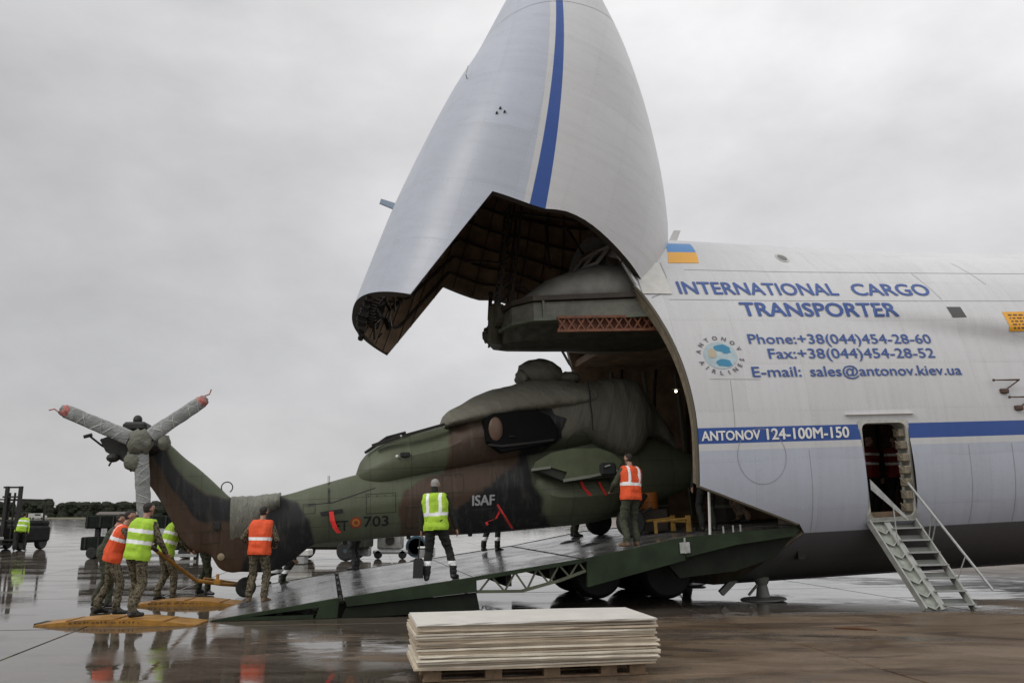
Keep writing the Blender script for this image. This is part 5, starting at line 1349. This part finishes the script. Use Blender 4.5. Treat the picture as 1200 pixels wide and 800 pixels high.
C('person in dark camouflage beside the far main wheel of the helicopter', onramp(-.72, 2.0), 90, trousers=M_olive, jacket=M_olive, feet=((-.12, 0), (.12, .05)), h=1.7, voxel=.016)
C('person in an orange vest and dark green trousers by the mouth of the hold', onramp(-1.0, -2.9), -28, jacket=M_olive, trousers=M_olive, vest=M_orangev, vbands=True, bands=(.22,), boots=M_bootb, feet=((-.14, -.02), (.14, .05)), hands=((-.22, .34, 1.06), (.20, .32, 1.1)), lean=(.03, .05), h=1.70)
C('person in dark clothes standing in the shadow of the hold beside the helicopter nose', AP(1.0, -1.9, rw(1.0)), -15, jacket=M_navy, trousers=M_navy, h=1.78, voxel=.016)
C('person in a tan jacket bending in the hold behind the white stay', AP(2.95, .35, 1.37), -70, jacket=M_tancl, trousers=M_tancl, lean=(0, .3), crouch=.1, hands=((-.2, .5, .8), (.2, .5, .8)), feet=((-.15, -.1), (.15, .15)), h=1.72, voxel=.016)
C('person in a red vest with silver bands, left of the two inside the doorway', AP(4.98, -1.6, 1.37), 150, jacket=M_navy, trousers=M_navy, vest=pm('dark_red_vest', (.20, .02, .012), .8), bands=(.22, .42), h=1.78, voxel=.018)
C('person in a red vest with silver bands, right of the two inside the doorway', AP(5.60, -1.65, 1.37), -150, jacket=M_navy, trousers=M_navy, vest=pm('dark_red_vest', (.20, .02, .012), .8), bands=(.22, .42), h=1.74, voxel=.018)
C('person in a yellow jacket and dark trousers beside the forklift', gz(-23.2, 41.3), -20, jacket=M_yellowv, trousers=M_navy, feet=((-.2, -.05), (.2, .1)), lean=(.05, .12), h=1.76, voxel=.03, vest=M_yellowv, bands=(.2, .42))

# wheel chock hanging from the hand of the person on the ramp edge
cm = AP(-4.98, -2.93, rw(-4.9))
t = empty('wheel_chock', Matrix.Translation(cm), 'black wheel chock hanging on a cord from the grey-hatted person', 'chock')
mb = MB(); mb.prism([(-.085, .10), (.085, .10), (.09, .38), (.05, .44), (-.05, .44), (-.08, .38)], 'y', -.06, .06); mb.build('block', M_black, t)
mb = MB(); mb.tube([(0, 0, .44), (.01, 0, .62), (.02, 0, .80)], .012, 6); mb.build('cord', M_black, t)

# ------------------------------------------------------------------ yellow approach plates, tow bar
def plate(loc, rot, ln, label):
    ln *= .94
    t = empty('approach_plate', Matrix.Translation(loc) @ Matrix.Rotation(R(rot), 4, 'Z'), label, 'ramp plate', 'yellow approach plates at the foot of the ramp')
    mb = MB(); h = .085; n = 14; P_ = []
    for i in range(n+1):
        x = -ln/2+ln*i/n; f = 1-abs(2*i/n-1); z = .015+h*min(1, f*1.5); P_.append([(x, -.30, .0), (x, -.30, z), (x, .30, z+.01), (x, .30, 0)])
    mb.grid(P_); mb.add(P_[0], [(0, 1, 2, 3)]); mb.add(P_[-1], [(0, 1, 2, 3)]); mb.build('plate', M_yellow, t)
    mb = MB(); r_ = random.Random(int(ln*100))
    for k in range(16):
        x = -.70+k*.07+r_.uniform(-.02, .02); z = .015+.085*min(1, (1-abs(2*x/ln))*1.5)
        mb.box((x, -.304, z*.45), (x+r_.uniform(.012, .045), -.3015, z*.45+r_.uniform(.012, .035)))
    mb.build('scuffed_stencil', pm('worn_black_stencil', (.05, .035, .02), .7), t)
    mb = MB()
    for x in (-ln*.3, 0, ln*.3): mb.box((x-.02, -.28, .018+h*min(1, (1-abs(2*x/ln))*1.5)), (x+.02, .28, .032+h*min(1, (1-abs(2*x/ln))*1.5)))
    mb.build('tread_bar', pm('dark_yellow', (.25, .12, .02), .6), t)
    mb = MB(); mb.cbox((-ln/2-.05, -.2, 0), (-ln/2+.06, .2, .03), .008); mb.build('lip', M_dark, t)
plate((-6.15, 14.1, .002), 1, 2.65, 'yellow steel approach plate nearest the camera, under the yellow-vested person')
plate((-6.15, 17.0, .002), 0, 2.30, 'yellow steel approach plate farther back, reaching to the helicopter tail wheel')
t = empty('tow_bar', Matrix.Translation((-5.6, 17.4, .2)), 'yellow tow bar running from the crew to the helicopter tail wheel', 'tow bar')
a, b, c = Vector((-6.40, 15.6, 1.12)), Vector((-6.22, 17.4, .42)), AP(-8.13, .55, rampz(-8.13)+.22)
mb = MB(); mb.tube([a, a.lerp(b, .5), b], .035, 8); mb.tube([b, b.lerp(c, .5)+Vector((0, 0, -.02)), c], .04, 8); mb.tube([b+Vector((.1, .15, .03)), c+Vector((-.1, .3, 0))], .025, 8); mb.build('pole', M_yellow, t, smooth=True, off=(-5.6, 17.4, .2))
mb = MB(); mb.tube([b+Vector((.42, 0, -.05)), b+Vector((.42, 0, .12))], .03, 8); mb.cbox(tuple(b+Vector((.36, -.05, -.08))), tuple(b+Vector((.50, .05, .02))), .01); mb.build('fork', M_yellow, t, off=(-5.6, 17.4, .2))
mb = MB(); mb.tube([a+Vector((-.06, -.1, .06)), a, a+Vector((.06, .1, -.06))], .03, 8); mb.build('grip', M_black, t, off=(-5.6, 17.4, .2))

# yellow cradle and orange drum in the hold
t = empty('loading_cradle', AM @ Matrix.Translation((.2, -1.6, 1.33)), 'yellow loading cradle frame on the ramp inside the mouth of the hold', 'cradle')
mb = MB(); mb.tube([(-.35, -.3, .22), (.42, -.3, .26)], .03, 8); mb.bar((.38, -.3, 0), (.38, -.3, .32), .08, .08); mb.tube([(-.35, .5, .22), (.42, .5, .26)], .03, 8); mb.bar((.38, .5, 0), (.38, .5, .32), .08, .08); mb.tube([(.38, -.3, .2), (.38, .5, .2)], .03, 8)
for v in (-.3, .5): mb.bar((-.32, v, 0), (-.32, v, .22), .05, .05)
mb.build('frame', pm('worn_yellow', (.26, .15, .03), .55, var=.3, scale=8), t)
t = empty('drum', AM @ Matrix.Translation((.35, -.4, 1.33)), 'orange drum strapped inside the mouth of the hold', 'drum')
mb = MB(); mb.lathe([(.17, .45), (.19, .47), (.19, .60), (.20, .61), (.20, .63), (.19, .64), (.19, .80), (.16, .82)], (0, 0, 0), (0, 0, 1), 20); mb.build('barrel', pm('drum_orange', (.40, .13, .02), .45), t, smooth=True, sharp=30)
mb = MB(); mb.box((-.3, -.25, 0), (.3, .25, .45)); mb.build('stand', M_rib, t)
for k, (u, v, hh, lb) in enumerate(((1.2, 1.6, .7, 'dark crate in the hold, nearest its mouth'), (2.9, -2.1, .55, 'dark crate in the hold beside the cargo door jamb'), (3.2, 1.5, 1.2, 'tall dark crate deep in the hold'))):
    t = empty('crate', AM @ Matrix.Translation((u, v, 1.36 if u > 2.3 else rw(u))), lb, 'crate', 'dark crates in the hold')
    mb = MB(); mb.cbox((-.3, -.3, 0), (.3, .3, hh), .02); mb.build('box', M_rib, t)
    
    for f5 in (.3, .7): mb = MB(); mb.box((-.31, -.31, hh*f5), (.31, .31, hh*(f5+.06))); mb.build('band', M_podg, t)

# ------------------------------------------------------------------ pallet with plywood sheets
PL = Matrix.Translation((.28, 9.55, 0)) @ Matrix.Rotation(R(11), 4, 'Z')
t = empty('pallet', PL @ Matrix.Translation((0, .45, 0)), 'rough wooden pallet under the stack of pale boards', 'pallet')
M_wood = pm('raw_pallet_wood', (.24, .16, .095), .75, var=.3, scale=9, bump=.4, bscale=30)
for y in (-.40, 0, .42):
    for x in (-1.12, -.48, .15, .78, 1.1):
        mb = MB(); mb.cbox((x-.09, y-.05, .010), (x+.09, y+.05, .105), .004); mb.build('block', M_wood, t)
    mb = MB(); mb.cbox((-1.22, y-.05, 0), (1.22, y+.05, .020), .003); mb.build('runner', M_wood, t)
for k in range(9):
    x = -1.18+k*.29; mb = MB(); mb.cbox((x-.05, -.46, .107), (x+.06, .48, .125), .003); mb.build('slat', M_wood, t)
NS = 22; z = .127; r5 = random.Random(21)
M_ply = [pm('plywood_sheet_%s' % c, col, .7, var=.10, scale=6, bump=.15, bscale=40) for c, col in (('pale', (.66, .60, .49)), ('cream', (.58, .51, .41)), ('tan', (.47, .39, .29)))]
M_top = pm('white_board_face', (.60, .58, .53), .45, var=.06, scale=3, bump=.08)
wd_ = ['', 'second ', 'third ', 'fourth ', 'fifth ', 'sixth ', 'seventh ', 'eighth ', 'ninth ', 'tenth ', 'eleventh ']
ordn = ['bottommost']+[w_+'from the bottom' for w_ in wd_[1:]]+[w_+'from the top' for w_ in wd_[:0:-1]]+['top']
for k in range(NS):
    th = .0195; dx, dy = r5.uniform(-.035, .035), r5.uniform(-.03, .03)
    mb = MB(); n = 12; hx, hy = 1.30, .56; P_ = []
    # slightly sagging board with worn edges
    for i in range(n+1):
        x = -hx+2*hx*i/n; sag = -.006*math.cos(x*1.4+k) ; row = []
        for (y, zz) in ((-hy, 0), (-hy, th), (hy, th), (hy, 0)):
            row.append((x+r5.uniform(-.004, .004)*(i in (0, n)), y+r5.uniform(-.005, .005), zz+sag))
        P_.append(row)
    mb.grid(P_, closed=True); mb.add(P_[0], [(0, 1, 2, 3)]); mb.add(P_[-1], [(0, 1, 2, 3)])
    o = mb.build('plywood_sheet', M_top if k == NS-1 else M_ply[r5.choice((0, 0, 1, 2))]); o.matrix_world = PL @ Matrix.Translation((dx, .45+dy, z)) @ Matrix.Rotation(R(r5.uniform(-.7, .7)), 4, 'Z')
    tag(o, 'pale board in the pallet stack, %s' % ordn[k] if k < NS-1 else 'white-faced board lying on top of the pallet stack', 'board', 'boards stacked on the pallet'); z += th+.0018

# ------------------------------------------------------------------ equipment in the background
FL = Matrix.Translation((-24.2, 41.5, 0)) @ Matrix.Rotation(R(-8), 4, 'Z')
t = empty('forklift', FL, 'dark forklift with a raised mast at the left edge', 'forklift')
mb = MB()
for x in (.10, .80): mb.bar((x, -.1, .1), (x, -.1, 3.0), .16, .12); mb.bar((x+.08*(1 if x < .5 else -1), -.0, .3), (x+.08*(1 if x < .5 else -1), .0, 2.7), .08, .08)
mb.build('mast_rail', M_dark, t)
mb = MB()
for z in (.5, 1.4, 2.5, 2.95): mb.bar((-.1, -.1, z), (.9, -.1, z), .07, .08)
mb.tube([(.45, 0, .3), (.45, 0, 2.7)], .05, 8); mb.bar((.1, 0, 1.6), (.45, 0, 2.4), .04, .04); mb.build('crossbar', M_dark, t)
mb = MB(); mb.cbox((-1.6, .1, .35), (.9, 2.3, 1.15), .12); mb.cbox((-1.4, 1.6, 1.1), (.8, 2.3, 1.4), .1); mb.build('chassis', pm('forklift_body', (.018, .02, .018), .8, var=.4, spec=.12), t)
mb = MB()
for x in (-1.4, .6):
    for y in (.3, 2.0): mb.bar((x, y, 1.1), (x, y, 2.35), .07, .07)
mb.bar((-1.5, .25, 2.38), (.7, .25, 2.38), .08, .06); mb.bar((-1.5, 2.05, 2.38), (.7, 2.05, 2.38), .08, .06)
for k in range(6): mb.bar((-1.4+k*.4, .25, 2.4), (-1.4+k*.4, 2.05, 2.4), .04, .04)
mb.build('overhead_guard', M_dark, t)
mb = MB(); mb.cbox((-.6, 1.0, 1.1), (-.1, 1.5, 1.2), .04); mb.cbox((-.6, 1.45, 1.15), (-.1, 1.58, 1.7), .04); mb.build('seat', M_black, t)
for x in (-1.2, .65):
    for y in (.45, 1.9): wheel((x, y, .34), (1, 0, 0), .34, .28, t)
for x in (-.1, .5):
    mb = MB(); mb.cbox((x, -1.2, .30), (x+.12, -.1, .35), .01); mb.build('fork', M_dark, t)
t = empty('flat_cart', Matrix.Translation((-24.3, 39.2, 0)), 'pale flat cart with an orange strap coil in front of the forklift', 'cart')
mb = MB(); mb.cbox((-1.6, -.6, .55), (1.2, .6, .68), .02); mb.cbox((-1.6, -.6, .22), (1.2, .6, .30), .02); mb.bar((.6, -.6, .1), (.6, -.6, .55), .06, .06); mb.bar((1.15, -.6, .2), (1.15, -.6, .6), .06, .06); mb.build('deck', pm('cart_grey', (.32, .33, .33), .5, var=.2), t)
mb = MB(); mb.ball((.25, -.3, .95), (.28, .25, .30), 8, 0, lambda d: 1+.3*noise.noise(d*3)); mb.build('strap_coil', pm('orange_webbing', (.50, .20, .05), .7, var=.4, scale=12), t)
for x in (-1.1, .9): wheel((x, -.5, .14), (0, 1, 0), .14, .10, t)
for lv, (z0, lab) in enumerate(((0, 'dark baggage trailer, lower of the two stacked behind the tail group'), (.83, 'dark baggage trailer, upper of the two stacked behind the tail group'))):
    t = empty('trailer', Matrix.Translation((-15.1, 35.0, z0)) @ Matrix.Rotation(R(4), 4, 'Z'), lab, 'trailer', 'stacked dark trailers')
    mb = MB(); mb.cbox((-1.75+.1*lv, -.8, .32), (2.8, .8, .82), .04); mb.build('bed', pm('trailer_dark_green', (.014, .018, .015), .8, var=.5, scale=3, spec=.1), t)
    for q5 in range(9): mb = MB(); mb.cbox((-1.6+q5*.5, -.83, .36), (-1.54+q5*.5, -.80, .80), .005); mb.build('stake', M_black, t)
    mb = MB(); mb.bar((-.95, -.83, .12), (2.7, -.83, .12), .04, .12); mb.build('side_rail', M_alu, t)
    mb = MB()
    for x in (-1.2, 2.3): mb.bar((x, -.6, .0), (x, -.6, .34), .16, .2); mb.bar((x, .6, .0), (x, .6, .34), .16, .2)
    mb.build('leg', M_black, t)
    if lv == 0:
        for x in (-1.3, 2.2): wheel((x, -.75, .22), (0, 1, 0), .22, .16, t)
# towing tractor, cases and power unit seen under the tail boom
t = empty('towing_tractor', Matrix.Translation((-7.0, 32.6, 0)) @ Matrix.Rotation(R(-5), 4, 'Z'), 'dark towing tractor with a blue-hubbed wheel seen under the tail boom', 'tractor')
mb = MB(); mb.cbox((-1.7, 0, .40), (1.5, 1.6, 1.25), .1); mb.cbox((-.6, .1, 1.2), (1.2, 1.5, 1.8), .12); mb.build('chassis', pm('tractor_black', (.018, .02, .010), .5, var=.3), t)
for x in (-1.15, .85):
    for y in (.05, 1.5): wheel((x, y, .36), (0, 1, 0), .36, .28, t, hub=pm('blue_grey_hub', (.05, .08, .10), .5))
t = empty('equipment_case', Matrix.Translation((-7.35, 30.6, 0)), 'white equipment case on the ground in front of the dark tractor', 'case')
mb = MB(); mb.cbox((-.45, -.3, .28), (.35, .3, .50), .03); mb.build('lid', M_white, t); mb = MB(); mb.cbox((-.35, -.28, .0), (.2, .28, .27), .03); mb.build('base', M_alu, t)
t = empty('power_unit', Matrix.Translation((-4.75, 34.5, 0)), 'pale ground power unit on a low trolley beyond the ramp', 'generator')
mb = MB(); mb.cbox((-.5, -.4, .35), (.45, .4, 1.15), .06); mb.cbox((-.35, -.3, 1.12), (.3, .3, 1.35), .05); mb.build('cabinet', pm('pale_grey_paint', (.28, .28, .26), .5, var=.3, scale=6), t)
mb = MB(); mb.cbox((-.65, -.45, .18), (.7, .45, .32), .03); mb.build('trolley', M_alu, t)
mb = MB(); mb.lathe([(.03, -.42), (.18, -.44), (.18, -.40)], (0, 0, .7), (0, 1, 0), 14); mb.build('gauge', M_dark, t)
for x in (-.45, .5): wheel((x, -.4, .16), (0, 1, 0), .16, .1, t)
t = empty('drum', Matrix.Translation((-3.75, 34.8, 0)), 'blue drum lying beside the pale power unit', 'drum')
mb = MB(); mb.lathe([(.1, -.45), (.40, -.45), (.42, -.43), (.40, -.1), (.42, 0), (.40, .1), (.42, .43), (.1, .45)], (0, 0, .45), (0, 1, 0), 24); mb.build('barrel', pm('drum_blue', (.035, .09, .13), .4, var=.2), t, smooth=True, sharp=30)
mb = MB(); mb.lathe([(.30, -.455), (.32, -.47), (.34, -.455)], (0, 0, .45), (0, 1, 0), 20); mb.build('rim', M_dark, t)
for X, Y, lb in ((-5.75, 33.8, 'low white box beyond the ramp, left of the power unit'), (-3.2, 33.0, 'small pale box beyond the ramp, right of the blue drum')):
    t = empty('box', Matrix.Translation((X, Y, 0)), lb, 'box'); mb = MB(); mb.cbox((-.3, -.25, .12), (.3, .25, .42), .03); mb.build('case', M_alu, t); mb = MB(); mb.cbox((-.32, -.27, .43), (.32, .27, .5), .02); mb.build('lid', M_white, t)
# distant things on the skyline
t = empty('hangar', Matrix.Translation((-138, 300, 0)), 'low pale shed on the far side of the airfield beside the tree line', 'building')
mb = MB(); mb.box((-5, 0, 0), (6, 8, 1.6)); mb.build('wall', pm('pale_shed_wall', (.30, .27, .23), .8), t); mb = MB(); mb.prism([(-5.4, 1.6), (6.4, 1.6), (5.4, 2.5), (-4.0, 2.5)], 'y', -.4, 8.4); mb.build('roof', pm('shed_roof', (.26, .24, .22), .7), t)
for x in (-3, 0, 3): mb = MB(); mb.box((x, -.06, .2), (x+1.4, -.01, 1.3)); mb.build('door', M_dark, t)
for X, Y, lb in ((-158, 290, 'pale van parked far off, left of the shed'), (-170, 310, 'pale van parked far off under the tallest tree')):
    t = empty('parked_van', Matrix.Translation((X, Y, 0)), lb, 'van', 'vans far across the airfield')
    mb = MB(); mb.prism([(-2.2, .35), (2.2, .35), (2.2, 1.1), (1.5, 1.3), (1.0, 1.95), (-2.2, 1.95)], 'y', 0, 1.9); mb.build('body', pm('van_cream', (.45, .45, .42), .5), t)
    for x in (-1.4, 1.4): wheel((x, .1, .33), (0, 1, 0), .33, .2, t)
    mb = MB(); mb.box((-.9, -.02, 1.2), (1.0, -.005, 1.7)); mb.build('window', M_black, t)
for o_ in bpy.data.objects:
    if o_.name.split('.')[0] in ('rim_latch', 'chin_latch_gear', 'static_port', 'placard_lines', 'scuffed_stencil', 'stringers', 'ramp_latch', 'crossbar', 'tie_rope', 'hinge_fitting', 'tail_fittings', 'door_hinge_gear', 'binding', 'fastener', 'belly_aerial', 'overhead_guard', 'tread_bar', 'panel_edge', 'cowling_latch_rail'): o_['kind'] = 'stuff'
# loose bits on the apron
for X, Y, s_, lb in ((5.15, 13.4, .30, 'reddish strip of debris on the apron in front of the jack'), (8.6, 10.9, .22, 'dark scrap lying on the apron near the right edge')):
    t = MB(); t.tube([(-s_, 0, .012), (0, .03, .02), (s_, -.02, .012)], [.008, .02, .008], 6); o = t.build('debris', pm('debris_brown', (.10, .035, .010), .7)); o.location = (X, Y, .0); o.rotation_euler = (0, 0, R(-20)); tag(o, lb, 'debris')
